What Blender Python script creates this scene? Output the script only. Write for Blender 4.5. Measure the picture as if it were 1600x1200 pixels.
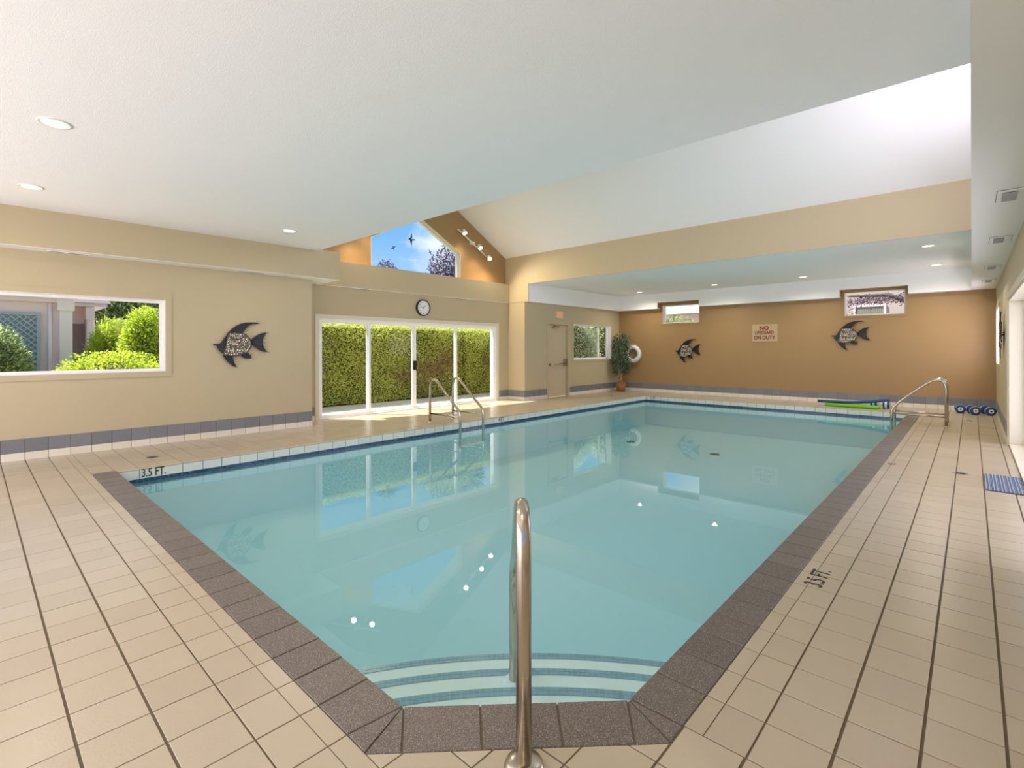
import bpy, bmesh, math, random
from mathutils import Vector, Matrix
random.seed(7)
PI = math.pi
C = bpy.context.scene.collection
for o in list(bpy.data.objects): bpy.data.objects.remove(o)

# ------------------------------------------------------------------ camera
cam_d = bpy.data.cameras.new('camera'); cam = bpy.data.objects.new('camera', cam_d); C.objects.link(cam)
CAMH = 1.29; YAW = math.radians(42.645); ROLL = math.radians(0.142)
FPX = 779.667; HY = 545.893
cam_d.sensor_width = 36.0; cam_d.lens = FPX / 1600 * 36.0
cam_d.shift_y = -(600 - HY) / 1600.0
cam_d.clip_start = 0.05; cam_d.clip_end = 300
cam.matrix_world = Matrix.Translation((0, 0, CAMH)) @ Matrix.Rotation(YAW, 4, 'Z') @ Matrix.Rotation(PI/2, 4, 'X') @ Matrix.Rotation(-ROLL, 4, 'Z')
bpy.context.scene.camera = cam
def project(X, Y, Z):          # only used to decide which tiles show largest
    d = -X*math.sin(YAW) + Y*math.cos(YAW); l = X*math.cos(YAW) + Y*math.sin(YAW)
    if d < 0.15: return None
    return 800 + FPX*l/d, HY - FPX*(Z-CAMH)/d

# ------------------------------------------------------------------ world, sun, exposure
sc = bpy.context.scene
sc.view_settings.view_transform = 'Standard'; sc.view_settings.look = 'None'
sc.view_settings.gamma = 1.0; sc.view_settings.use_curve_mapping = False
sc.view_settings.exposure = 0.33
sc.cycles.use_denoising = True
sc.cycles.max_bounces = 12; sc.cycles.diffuse_bounces = 8; sc.cycles.glossy_bounces = 5
sc.cycles.transparent_max_bounces = 24; sc.cycles.transmission_bounces = 6
sc.cycles.caustics_reflective = False; sc.cycles.caustics_refractive = False
sc.cycles.sample_clamp_indirect = 6.0

w = bpy.data.worlds.new('sky'); sc.world = w; w.use_nodes = True
nt = w.node_tree; nt.nodes.clear()
def wn(t, **k):
    n = nt.nodes.new(t)
    for a, b in k.items(): setattr(n, a, b)
    return n
tc = wn('ShaderNodeTexCoord'); sep = wn('ShaderNodeSeparateXYZ'); nt.links.new(tc.outputs['Generated'], sep.inputs[0])
grad = wn('ShaderNodeValToRGB'); nt.links.new(sep.outputs['Z'], grad.inputs[0])
e = grad.color_ramp.elements
e[0].position = 0.0; e[0].color = (0.60, 0.78, 0.98, 1)
e[1].position = 1.0; e[1].color = (0.10, 0.25, 0.70, 1)
m_ = grad.color_ramp.elements.new(0.22); m_.color = (0.20, 0.46, 0.90, 1)
m_ = grad.color_ramp.elements.new(0.45); m_.color = (0.17, 0.42, 0.93, 1)
mp = wn('ShaderNodeMapping'); mp.inputs['Scale'].default_value = (1, 1, 2.0); mp.inputs['Location'].default_value = (1.35, 0.6, 0.3)
nt.links.new(tc.outputs['Generated'], mp.inputs[0])
ns = wn('ShaderNodeTexNoise'); ns.inputs['Scale'].default_value = 3.4; ns.inputs['Detail'].default_value = 9; ns.inputs['Roughness'].default_value = 0.55
nt.links.new(mp.outputs[0], ns.inputs['Vector'])
cr = wn('ShaderNodeValToRGB'); nt.links.new(ns.outputs['Fac'], cr.inputs[0])
cr.color_ramp.elements[0].position = 0.50; cr.color_ramp.elements[0].color = (0, 0, 0, 1)
cr.color_ramp.elements[1].position = 0.64; cr.color_ramp.elements[1].color = (1, 1, 1, 1)
mx = wn('ShaderNodeMix', data_type='RGBA'); nt.links.new(cr.outputs[0], mx.inputs[0]); nt.links.new(grad.outputs[0], mx.inputs[6]); mx.inputs[7].default_value = (0.95, 0.97, 1.0, 1)
bg = wn('ShaderNodeBackground'); bg.inputs['Strength'].default_value = 0.95; nt.links.new(mx.outputs[2], bg.inputs[0])
wo = wn('ShaderNodeOutputWorld'); nt.links.new(bg.outputs[0], wo.inputs[0])

sun_d = bpy.data.lights.new('sun', 'SUN'); sun_d.energy = 9.0; sun_d.angle = 0.01; sun_d.color = (1, 0.95, 0.86)
sun = bpy.data.objects.new('sun', sun_d); C.objects.link(sun)
SUND = Vector((-0.47, -0.33, 0.82)).normalized()
sun.rotation_euler = SUND.to_track_quat('Z', 'Y').to_euler()

LAMP_W = 22.0        # near and far recessed lamps
TRACK_W = 72.0

def daylight_fill(name, loc, size, direction, watts, col=(1.04, 0.95, 1.12)):     # daylight lamp, added to brighten the room from an opening
    d = bpy.data.lights.new(name, 'AREA'); d.shape = 'RECTANGLE'; d.size, d.size_y = size; d.energy = watts; d.color = col
    o = bpy.data.objects.new(name, d); C.objects.link(o); o.location = loc
    o.rotation_euler = (-Vector(direction)).to_track_quat('Z', 'Y').to_euler(); return o
daylight_fill('right_door_fill', (0.64, 6.77, 0.97), (5.0, 1.8), (-1, 0, 0), 52)
daylight_fill('right_window_fill', (0.60, 12.8, 1.5), (1.4, 0.9), (-1, 0, 0), 24)
daylight_fill('rear_window_fill', (-6.1, -2.57, 1.25), (3.5, 2.2), (0, 1, 0), 75)
daylight_fill('rear_window_fill', (-2.0, -2.57, 1.25), (3.5, 2.2), (0, 1, 0), 75)
daylight_fill('right_gable_fill', (0.60, 6.675, 3.55), (2.2, 1.0), (-1, 0, 0), 52)

def portal(loc, size, direction):
    d = bpy.data.lights.new('window_portal', 'AREA'); d.shape = 'RECTANGLE'; d.size, d.size_y = size; d.cycles.is_portal = True
    o = bpy.data.objects.new('window_portal', d); C.objects.link(o); o.location = loc
    o.rotation_euler = (-Vector(direction)).to_track_quat('Z', 'Y').to_euler(); return o

# ------------------------------------------------------------------ dimensions
XL, XD, XR, YB, YJ, Y1, YF, XP = -8.24, -8.81, 0.362, 13.97, 9.416, 3.90, 12.70, -6.67
YA0, YREAR = 3.93, -2.6
ZS, H = 2.483, 2.93
XS1, XB, XS2, YSB = -7.96, -8.75, -8.12, 13.78
XRG = 0.62           # right gable plane
GX = -8.90           # left gable plane
YAP, ZAP, ZEAVE = (Y1+YJ)/2, 5.19, 3.645
WATER = -0.148
PIX, PIY = -0.93, 1.057       # inner pool edges (right, near)
G = 0.203; GX0, GY0 = 0.082, 0.030

# ------------------------------------------------------------------ materials
MATS = {}
def mat(name, col, rough=0.5, metal=0.0, bump=0.0, bscale=200.0, var=0.0, vscale=3.0, spec=0.5, emit=None, estr=0.0, coat=0.0):
    if name in MATS: return MATS[name]
    m = bpy.data.materials.new(name); m.use_nodes = True; MATS[name] = m
    n = m.node_tree.nodes; l = m.node_tree.links; b = n['Principled BSDF']
    b.inputs['Base Color'].default_value = (*col, 1); b.inputs['Roughness'].default_value = rough; b.inputs['Metallic'].default_value = metal
    b.inputs['Specular IOR Level'].default_value = spec; b.inputs['Coat Weight'].default_value = coat
    t = n.new('ShaderNodeTexCoord')
    if var > 0:
        no = n.new('ShaderNodeTexNoise'); no.inputs['Scale'].default_value = vscale; no.inputs['Detail'].default_value = 5
        l.new(t.outputs['Object'], no.inputs['Vector'])
        mr = n.new('ShaderNodeMapRange'); mr.inputs[3].default_value = 1-var; mr.inputs[4].default_value = 1+var; l.new(no.outputs['Fac'], mr.inputs[0])
        hs = n.new('ShaderNodeHueSaturation'); hs.inputs['Color'].default_value = (*col, 1); l.new(mr.outputs[0], hs.inputs['Value']); l.new(hs.outputs[0], b.inputs['Base Color'])
    if bump > 0:
        no = n.new('ShaderNodeTexNoise'); no.inputs['Scale'].default_value = bscale; no.inputs['Detail'].default_value = 3
        l.new(t.outputs['Object'], no.inputs['Vector'])
        bu = n.new('ShaderNodeBump'); bu.inputs['Strength'].default_value = bump; bu.inputs['Distance'].default_value = 0.01
        l.new(no.outputs['Fac'], bu.inputs['Height']); l.new(bu.outputs[0], b.inputs['Normal'])
    if emit: b.inputs['Emission Color'].default_value = (*emit, 1); b.inputs['Emission Strength'].default_value = estr
    return m

def piece_mat(name, cols, rough, bump=0.15, bscale=60, speck=None, spscale=900, spthr=0.56, transl=0.0, spec=0.5):
    """material whose colour varies from piece to piece"""
    if name in MATS: return MATS[name]
    m = bpy.data.materials.new(name); m.use_nodes = True; MATS[name] = m
    n = m.node_tree.nodes; l = m.node_tree.links; b = n['Principled BSDF']
    b.inputs['Roughness'].default_value = rough; b.inputs['Specular IOR Level'].default_value = spec
    oi = n.new('ShaderNodeObjectInfo'); ge = n.new('ShaderNodeNewGeometry'); ad = n.new('ShaderNodeMath'); ad.operation = 'ADD'
    l.new(oi.outputs['Random'], ad.inputs[0]); l.new(ge.outputs['Random Per Island'], ad.inputs[1])
    fr = n.new('ShaderNodeMath'); fr.operation = 'FRACT'; l.new(ad.outputs[0], fr.inputs[0])
    r = n.new('ShaderNodeValToRGB'); el = r.color_ramp.elements
    for i, c in enumerate(cols):
        p = i/(len(cols)-1)
        q = el[0] if i == 0 else (el[-1] if i == len(cols)-1 else el.new(p))
        q.position = p; q.color = (*c, 1)
    l.new(fr.outputs[0], r.inputs[0]); out = r.outputs[0]
    if speck:
        t = n.new('ShaderNodeNewGeometry')
        no = n.new('ShaderNodeTexNoise'); no.inputs['Scale'].default_value = spscale; no.inputs['Detail'].default_value = 2; no.inputs['Roughness'].default_value = 0.7
        l.new(t.outputs['Position'], no.inputs['Vector'])
        rr = n.new('ShaderNodeMapRange'); rr.inputs[1].default_value = spthr-0.08; rr.inputs[2].default_value = spthr+0.08; l.new(no.outputs['Fac'], rr.inputs[0])
        mi = n.new('ShaderNodeMix'); mi.data_type = 'RGBA'; l.new(rr.outputs[0], mi.inputs[0]); l.new(out, mi.inputs[6]); mi.inputs[7].default_value = (*speck, 1); out = mi.outputs[2]
    l.new(out, b.inputs['Base Color'])
    if bump > 0:
        t2 = n.new('ShaderNodeNewGeometry'); no = n.new('ShaderNodeTexNoise'); no.inputs['Scale'].default_value = bscale; l.new(t2.outputs['Position'], no.inputs['Vector'])
        bu = n.new('ShaderNodeBump'); bu.inputs['Strength'].default_value = bump; bu.inputs['Distance'].default_value = 0.004
        l.new(no.outputs['Fac'], bu.inputs['Height']); l.new(bu.outputs[0], b.inputs['Normal'])
    if transl > 0:
        tr = n.new('ShaderNodeBsdfTranslucent'); l.new(out, tr.inputs[0]); ms = n.new('ShaderNodeMixShader'); ms.inputs[0].default_value = transl
        l.new(b.outputs[0], ms.inputs[1]); l.new(tr.outputs[0], ms.inputs[2]); l.new(ms.outputs[0], n['Material Output'].inputs[0])
    return m

def thin_glass(name, ior, tint, rough=0.0, haze=None):
    if name in MATS: return MATS[name]
    m = bpy.data.materials.new(name); m.use_nodes = True; MATS[name] = m
    n = m.node_tree.nodes; l = m.node_tree.links; n.remove(n['Principled BSDF'])
    f = n.new('ShaderNodeFresnel'); f.inputs[0].default_value = ior
    g = n.new('ShaderNodeNewGeometry'); inv = n.new('ShaderNodeMath'); inv.operation = 'SUBTRACT'; inv.inputs[0].default_value = 1
    l.new(g.outputs['Backfacing'], inv.inputs[1]); mu = n.new('ShaderNodeMath'); mu.operation = 'MULTIPLY'; l.new(f.outputs[0], mu.inputs[0]); l.new(inv.outputs[0], mu.inputs[1])
    t = n.new('ShaderNodeBsdfTransparent'); t.inputs[0].default_value = (*tint, 1)
    base = t.outputs[0]
    if haze:      # cloudy water scatters part of the light back
        df = n.new('ShaderNodeBsdfDiffuse'); df.inputs[0].default_value = (*haze[1], 1); mh = n.new('ShaderNodeMixShader'); mh.inputs[0].default_value = haze[0]
        l.new(t.outputs[0], mh.inputs[1]); l.new(df.outputs[0], mh.inputs[2]); base = mh.outputs[0]
    gl = n.new('ShaderNodeBsdfGlossy'); gl.inputs['Roughness'].default_value = rough
    ms = n.new('ShaderNodeMixShader'); l.new(mu.outputs[0], ms.inputs[0]); l.new(base, ms.inputs[1]); l.new(gl.outputs[0], ms.inputs[2])
    l.new(ms.outputs[0], n['Material Output'].inputs[0]); return m

BEIGE = (0.50, 0.42, 0.265); BROWN = (0.345, 0.212, 0.087)
M_wall = mat('beige paint', BEIGE, 0.55, bump=0.06, bscale=160, var=0.02, vscale=1.2)
M_brown = mat('tan paint', BROWN, 0.5, bump=0.06, bscale=160, var=0.02, vscale=1.2)
M_ceil = mat('white stipple ceiling', (0.84, 0.84, 0.83), 0.9, bump=0.22, bscale=140, var=0.012, vscale=4)
M_white = mat('white paint', (0.86, 0.86, 0.85), 0.6, bump=0.05, bscale=150)
M_trim = mat('cream trim paint', (0.72, 0.66, 0.52), 0.4)
M_frame = mat('white frame', (0.85, 0.83, 0.78), 0.35)
M_bframe = mat('tan frame paint', (0.42, 0.30, 0.15), 0.4)
M_vinyl = mat('white vinyl', (0.88, 0.88, 0.88), 0.3)
M_glass = thin_glass('window glass', 1.16, (0.97, 0.985, 0.98))
M_water = thin_glass('pool water', 1.48, (0.86, 0.97, 0.98), haze=(0.20, (0.24, 0.52, 0.55)))
M_tile = piece_mat('cream quarry tile', [(0.44, 0.365, 0.255), (0.475, 0.40, 0.28), (0.46, 0.385, 0.27), (0.495, 0.42, 0.30)], 0.27, spec=0.75, bump=0.10, bscale=90, speck=(0.52, 0.43, 0.31), spscale=260, spthr=0.66)
M_cove = piece_mat('cream glazed tile', [(0.72, 0.66, 0.53), (0.78, 0.73, 0.60)], 0.2, bump=0.02)
M_gutter = piece_mat('pale gutter tile', [(0.66, 0.68, 0.60), (0.72, 0.73, 0.65)], 0.15, bump=0.02)
M_cope = piece_mat('grey granite tile', [(0.090, 0.070, 0.058), (0.108, 0.085, 0.070), (0.125, 0.10, 0.082)], 0.42, bump=0.25, bscale=300, speck=(0.46, 0.42, 0.37), spscale=300, spthr=0.61)
M_skirt = piece_mat('blue grey skirting tile', [(0.15, 0.155, 0.165), (0.19, 0.195, 0.205)], 0.4, bump=0.1, bscale=200, speck=(0.30, 0.30, 0.31), spscale=420, spthr=0.58)
M_mosaic = piece_mat('blue mosaic', [(0.015, 0.045, 0.11), (0.02, 0.09, 0.19), (0.05, 0.14, 0.26)], 0.15, bump=0)
M_mosaic2 = piece_mat('step mosaic', [(0.16, 0.27, 0.37), (0.20, 0.32, 0.42), (0.24, 0.36, 0.46)], 0.25, bump=0)
M_grout = mat('brown grout', (0.15, 0.115, 0.07), 0.9, bump=0.2, bscale=300)
M_groutd = mat('dark grout', (0.06, 0.06, 0.06), 0.9)
M_plaster = mat('water tinted plaster', (0.46, 0.72, 0.77), 0.8, var=0.02, vscale=0.8)  # turquoise of the deep water put into the plaster colour
M_step = mat('shallow water plaster', (0.92, 0.93, 0.88), 0.8, var=0.02)  # lighter copy of the plaster, standing in for the tint of shallow water
M_steel = mat('brushed stainless steel', (0.54, 0.47, 0.385), 0.22, metal=1.0)
M_black = mat('black metal', (0.012, 0.012, 0.014), 0.4)
M_text = mat('black lettering', (0.01, 0.01, 0.012), 0.5)
M_dark = mat('dark void', (0.02, 0.02, 0.02), 0.8)

# ------------------------------------------------------------------ mesh helpers
class MB:
    def __init__(s): s.v = []; s.f = []; s.sm = []
    def add(s, vs, fs, smooth=False):
        b = len(s.v); s.v += [tuple(p) for p in vs]; s.f += [tuple(i+b for i in f) for f in fs]; s.sm += [smooth]*len(fs); return s
    def box(s, x0, x1, y0, y1, z0, z1):
        x0, x1 = sorted((x0, x1)); y0, y1 = sorted((y0, y1)); z0, z1 = sorted((z0, z1))
        return s.add([(x0,y0,z0),(x1,y0,z0),(x1,y1,z0),(x0,y1,z0),(x0,y0,z1),(x1,y0,z1),(x1,y1,z1),(x0,y1,z1)],
                     [(0,3,2,1),(4,5,6,7),(0,1,5,4),(1,2,6,5),(2,3,7,6),(3,0,4,7)])
    def tile(s, x0, x1, y0, y1, z0, z1, b=0.0015):      # box with bevelled top rim
        vs = [(x0,y0,z0),(x1,y0,z0),(x1,y1,z0),(x0,y1,z0),(x0,y0,z1-b),(x1,y0,z1-b),(x1,y1,z1-b),(x0,y1,z1-b),
              (x0+b,y0+b,z1),(x1-b,y0+b,z1),(x1-b,y1-b,z1),(x0+b,y1-b,z1)]
        return s.add(vs, [(0,3,2,1),(0,1,5,4),(1,2,6,5),(2,3,7,6),(3,0,4,7),(4,5,9,8),(5,6,10,9),(6,7,11,10),(7,4,8,11),(8,9,10,11)])
    def prism(s, poly, z0, z1, fn=lambda a, b, c: (a, b, c), bev=0.0):
        n = len(poly); A = sum(poly[i][0]*poly[(i+1)%n][1]-poly[(i+1)%n][0]*poly[i][1] for i in range(n))
        if A < 0: poly = poly[::-1]
        vs = [fn(p[0], p[1], z0) for p in poly] + [fn(p[0], p[1], z1) for p in poly]
        fs = [tuple(range(n-1, -1, -1)), tuple(range(n, 2*n))] + [(i, (i+1)%n, n+(i+1)%n, n+i) for i in range(n)]
        return s.add(vs, fs)
    def tube(s, path, r, n=12, caps=True, smooth=True):
        P = [Vector(p) for p in path]; rs = r if isinstance(r, (list, tuple)) else [r]*len(P)
        vs = []; up = None
        for i, p in enumerate(P):
            t = (P[min(i+1, len(P)-1)] - P[max(i-1, 0)]).normalized()
            if up is None:
                up = Vector((0,0,1)) if abs(t.z) < 0.9 else Vector((1,0,0))
            a = t.cross(up).normalized(); b2 = a.cross(t).normalized(); up = b2
            for k in range(n):
                q = 2*PI*k/n; vs.append(p + (a*math.cos(q) + b2*math.sin(q))*rs[i])
        fs = [(i*n+k, i*n+(k+1)%n, (i+1)*n+(k+1)%n, (i+1)*n+k) for i in range(len(P)-1) for k in range(n)]
        s.add(vs, fs, smooth)
        if caps:
            base = len(s.v)-len(vs)
            s.f += [tuple(base+k for k in range(n-1, -1, -1)), tuple(base+(len(P)-1)*n+k for k in range(n))]; s.sm += [False, False]
        return s
    def lathe(s, prof, c=(0,0,0), axis='z', n=24, smooth=True):
        vs = []
        for r, z in prof:
            for k in range(n):
                q = 2*PI*k/n; a, b = r*math.cos(q), r*math.sin(q)
                vs.append({'z': (c[0]+a, c[1]+b, c[2]+z), 'x': (c[0]+z, c[1]+a, c[2]+b), 'y': (c[0]+b, c[1]+z, c[2]+a)}[axis])
        fs = [(i*n+k, i*n+(k+1)%n, (i+1)*n+(k+1)%n, (i+1)*n+k) for i in range(len(prof)-1) for k in range(n)]
        return s.add(vs, fs, smooth)
    def disc(s, c, r, axis='z', n=24):
        return s.lathe([(0.0001, 0), (r, 0)], c, axis, n, False)
    def build(s, name, material, parent=None, origin=None):
        me = bpy.data.meshes.new(name)
        o0 = Vector(origin) if origin else Vector((0,0,0))
        me.from_pydata([Vector(p)-o0 for p in s.v], [], s.f); me.validate()
        if len(me.polygons) == len(s.sm): me.polygons.foreach_set('use_smooth', s.sm)
        bm = bmesh.new(); bm.from_mesh(me); bmesh.ops.recalc_face_normals(bm, faces=bm.faces); bm.to_mesh(me); bm.free()
        me.materials.append(material); me.update()
        o = bpy.data.objects.new(name, me); C.objects.link(o); o.location = o0
        if parent: o.parent = parent; o.location = o0 - parent_world(parent)
        return o
def parent_world(p):
    v = Vector((0,0,0))
    while p: v = v + p.location; p = p.parent
    return v
def empty(name, loc=(0,0,0)):
    o = bpy.data.objects.new(name, None); C.objects.link(o); o.location = loc; o.empty_display_size = 0.1; return o
def tag(o, label=None, cat=None, group=None, kind=None):
    if label: o['label'] = label
    if cat: o['category'] = cat
    if group: o['group'] = group
    if kind: o['kind'] = kind
    return o
def thing(name, label, cat, loc=(0,0,0), group=None): return tag(empty(name, loc), label, cat, group)
def struct(o, label=None): return tag(o, label, None, None, 'structure')
def inst(name, me, loc, parent, rot=None):
    o = bpy.data.objects.new(name, me); C.objects.link(o); o.parent = parent; o.location = Vector(loc) - parent_world(parent)
    if rot: o.rotation_euler = rot
    return o
def text_mesh(s, size, extrude=0.001, align='CENTER', sx=1.0, bold=0.0):
    cu = bpy.data.curves.new('lettering', 'FONT'); cu.body = s; cu.size = size; cu.extrude = extrude; cu.align_x = align; cu.align_y = 'CENTER'; cu.offset = bold
    o = bpy.data.objects.new('tmp', cu); C.objects.link(o)
    me = bpy.data.meshes.new_from_object(o.evaluated_get(bpy.context.evaluated_depsgraph_get())); bpy.data.objects.remove(o)
    for v in me.vertices: v.co.x *= sx
    return me
def text(s, size, loc, rot, material, parent, name='lettering', sx=1.0, bold=0.0, extrude=0.001):
    me = text_mesh(s, size, extrude, 'CENTER', sx, bold); me.materials.clear(); me.materials.append(material)
    o = bpy.data.objects.new(name, me); C.objects.link(o); o.parent = parent; o.location = Vector(loc) - parent_world(parent); o.rotation_euler = rot; return o
# rotations that stand text on walls: seen from +X side (left wall), from -Y side (back wall)
ROT_LEFT = (PI/2, 0, PI/2); ROT_BACK = (PI/2, 0, 0)

def wall_with_holes(mb, a0, a1, z0, z1, holes, place):
    """place(a0,a1,z0,z1) adds a box; holes = [(a0,a1,z0,z1)]"""
    holes = sorted(holes); cur = a0
    for h in holes:
        if h[0] > cur: place(cur, h[0], z0, z1)
        if h[2] > z0: place(h[0], h[1], z0, h[2])
        if h[3] < z1: place(h[0], h[1], h[3], z1)
        cur = h[1]
    if cur < a1: place(cur, a1, z0, z1)

# ------------------------------------------------------------------ walls
WT = 0.22
mb = MB(); P = lambda x0, x1: (lambda a, b, c, d: mb.box(x0, x1, a, b, c, d))
wall_with_holes(mb, YREAR-WT, YA0, -0.05, H, [(-1.70, 1.84, 0.998, 1.985)], P(XL-WT, XL))
wall_with_holes(mb, YA0, YJ, -0.05, H, [(4.33, 8.99, 0.0, 1.875)], P(XD-WT, XD))
mb.box(XD-WT, XL-WT, YA0-WT, YA0, -0.05, H)
mb.box(XD-WT, XL-WT, YJ, YJ+WT, -0.05, H)
wall_with_holes(mb, YJ, YB+WT, -0.05, H, [(10.37, 11.24, 0.0, 1.965), (11.50, 13.50, 1.0, 2.005)], P(XL-WT, XL))
wl = struct(mb.build('wall_left', M_wall), 'beige left wall stepping out around the sliding doors')
mb = MB()
wall_with_holes(mb, XL-WT, XR+0.4, -0.05, H, [(-6.76, -5.66, 2.045, 2.585), (-2.20, -1.07, 2.055, 2.615)], lambda a, b, c, d: mb.box(a, b, YB, YB+WT, c, d))
struct(mb.build('wall_back', M_brown), 'tan brown back wall behind the far end of the pool')
mb = MB()
wall_with_holes(mb, YREAR-WT, YB, -0.05, H, [(-1.6, 1.4, 0.95, 2.1), (4.2, 9.35, 0.0, 1.94), (12.05, 13.55, 1.0, 2.02)], lambda a, b, c, d: mb.box(XR, XR+WT, a, b, c, d))
struct(mb.build('wall_right', M_wall), 'beige right wall with the wide door opening')
mb = MB()
wall_with_holes(mb, XL-WT, XR+WT, -0.05, H, [(-7.9, -4.3, 0.1, 2.4), (-3.8, -0.2, 0.1, 2.4)], lambda a, b, c, d: mb.box(a, b, YREAR-WT, YREAR, c, d))
struct(mb.build('wall_front', M_wall), 'beige wall behind the camera')

# gable walls over the vault
def gable(x0, x1, hole, name, label):
    m = MB(); f = lambda a, b, c: (c, a, b)
    top = lambda y: ZEAVE + (ZAP-ZEAVE)*(1-abs(y-YAP)/(YJ-YAP))
    z0 = H-0.1
    ys = sorted({Y1, YJ, YAP, hole[0], hole[1]})
    zl, zk, za = hole[2], hole[3], hole[4]; hm = (hole[0]+hole[1])/2
    m.prism([(Y1, z0), (hole[0], z0), (hole[0], top(hole[0])), (Y1, top(Y1))], x0, x1, f)
    m.prism([(hole[1], z0), (YJ, z0), (YJ, top(YJ)), (hole[1], top(hole[1]))], x0, x1, f)
    m.prism([(hole[0], z0), (hole[1], z0), (hole[1], zl), (hole[0], zl)], x0, x1, f)
    m.prism([(hole[0], zk), (hm, za), (hm, top(hm)), (hole[0], top(hole[0]))], x0, x1, f)
    m.prism([(hm, za), (hole[1], zk), (hole[1], top(hole[1])), (hm, top(hm))], x0, x1, f)
    return struct(m.build(name, M_brown), label)
GH = (5.475, 7.875, 2.97, 3.57, 4.20)
gable(GX-0.2, GX, GH, 'wall_gable', 'tan gable wall above the shelf with a five sided window')
gable(XRG, XRG+0.2, (5.475, 7.875, 2.97, 3.57, 4.20), 'wall_gable_right', 'tan gable wall high on the right side')

# ------------------------------------------------------------------ ceiling and soffits
ce = struct(empty('ceiling', (0,0,H)), 'white ceiling with soffits and a vaulted middle bay')
MB().box(XL-WT, XR+WT, YREAR-WT, Y1, H, H+0.15).build('flat_ceiling', M_ceil, ce)
MB().box(XL-WT, XR+WT, YJ+0.02, YB+WT, H, H+0.15).build('flat_ceiling', M_ceil, ce)
o = MB().box(GX-0.2, XRG+0.2, Y1-0.15, Y1, H+0.15, ZEAVE+0.2).build('bulkhead', M_wall, ce)
o = MB().box(GX-0.2, XRG+0.2, YJ, YJ+0.019, H, ZEAVE+0.2).box(GX-0.2, XRG+0.2, YJ+0.019, YJ+0.15, H+0.15, ZEAVE+0.2).build('bulkhead', M_wall, ce); o['label'] = 'beige bulkhead'
fx = lambda a, b, c: (c, a, b)
MB().prism([(Y1-0.1, ZEAVE-0.056), (YAP, ZAP), (YAP, ZAP+0.2), (Y1-0.1, ZEAVE+0.15)], GX-1.35, XRG+0.3, fx).build('sloped_ceiling', M_white, ce)  # unseen overhang past the left gable, lengthened to block sun through its window
MB().prism([(YJ+0.1, ZEAVE-0.056), (YAP, ZAP), (YAP, ZAP+0.2), (YJ+0.1, ZEAVE+0.15)], GX-1.35, XRG+0.3, fx).build('sloped_ceiling', M_white, ce)  # same sun-blocking overhang on the far slope
# the left soffit: beige face, white underside
def soffit(x0, x1, y0, y1, face, z0=ZS, z1=H, parent=ce):
    s = MB().box(x0, x1, y0, y1, z0+0.004, z1).build('soffit', face, parent)
    MB().box(x0, x1, y0, y1, z0, z0+0.004).build('soffit_underside', M_white, s); return s
soffit(XL, XS1, YREAR, YA0, M_wall, z1=H-0.001)
soffit(XD, XS1, YA0, 4.30, M_wall, z1=H+0.03)
soffit(GX, XB, 4.30, YJ, M_wall, z1=H+0.03)
soffit(XL, XS2, YJ+0.012, YB, M_white)
MB().box(XB, XS2+0.0, YJ-0.006, YJ+0.011, ZS, H).build('soffit_end', M_wall, ce)
# back soffit with the two window notches
mb = MB(); xs = [XS2, -6.84, -5.60, -2.27, -1.01, 0.0]
for i in range(5):
    mb.box(xs[i], xs[i+1], YSB, YB, 2.66 if i in (1, 3) else ZS, H)
mb.build('soffit', M_white, ce)
for a, b in ((-6.84, -5.60), (-2.27, -1.01)):
    m = MB(); m.box(a, a+0.008, YSB+0.006, YB, ZS+0.01, 2.66); m.box(b-0.008, b, YSB+0.006, YB, ZS+0.01, 2.66); m.box(a, b, YSB+0.006, YB, 2.652, 2.66)
    m.build('notch_lining', M_brown, ce)
MB().box(0.0, XR, YREAR, YB, ZS, H-0.001).build('soffit', M_white, ce); MB().box(0.0, XRG, Y1, YJ, H-0.001, H+0.03).build('soffit_shelf', M_white, ce)
# unseen eaves added outside to keep the high sun off the deck
for a, b in ((XR+WT, XR+2.3), (XL-WT-1.28, XL-WT)):
    struct((MB().box(a, b, YREAR-1, YA0-0.2, 2.60, 2.70).box(a, b, YJ+WT, YB, 2.60, 2.70) if a < 0 else MB().box(a, b, YREAR, YB, 2.75, 2.85)).build('sun_eave_1' if a > 0 else 'sun_eave_2', M_trim), 'unseen cream eave board added outside the wall against the sun')

# ------------------------------------------------------------------ floor
fl = struct(empty('floor', (0,0,0)), 'cream tiled pool deck with brown grout')
slab = MB()
slab.box(XD-WT, XR+WT, YREAR-WT, PIY-0.004, -0.3, -0.004)
slab.box(PIX+0.004, XR+WT, PIY-0.004, YB, -0.3, -0.004)
slab.box(XD-WT, XP-0.012, PIY-0.004, YB, -0.3, -0.004)
slab.box(XP-0.012, PIX+0.004, YF+0.012, YB, -0.3, -0.004)
slab.prism([(PIX+0.004, PIY-0.004), (PIX+0.004, 1.633), (-1.508, PIY-0.004)], -0.3, -0.004)
slab.build('grout_bed', M_grout, fl)
CHO = (-1.428, 0.852), (-0.727, 1.553)    # outer chamfer line of the coping
def in_deck(x0, x1, y0, y1):
    return True
tiles = []     # (x0,x1,y0,y1) or polygon
def clip_poly(poly, a, b, c):      # keep a*x+b*y <= c
    out = []
    for i in range(len(poly)):
        p, q = poly[i], poly[(i+1) % len(poly)]
        dp, dq = a*p[0]+b*p[1]-c, a*q[0]+b*q[1]-c
        if dp <= 0: out.append(p)
        if (dp < 0) != (dq < 0) and dp != dq:
            t = dp/(dp-dq); out.append((p[0]+(q[0]-p[0])*t, p[1]+(q[1]-p[1])*t))
    return out
nar, wid = 0.0027, 0.0046
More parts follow.
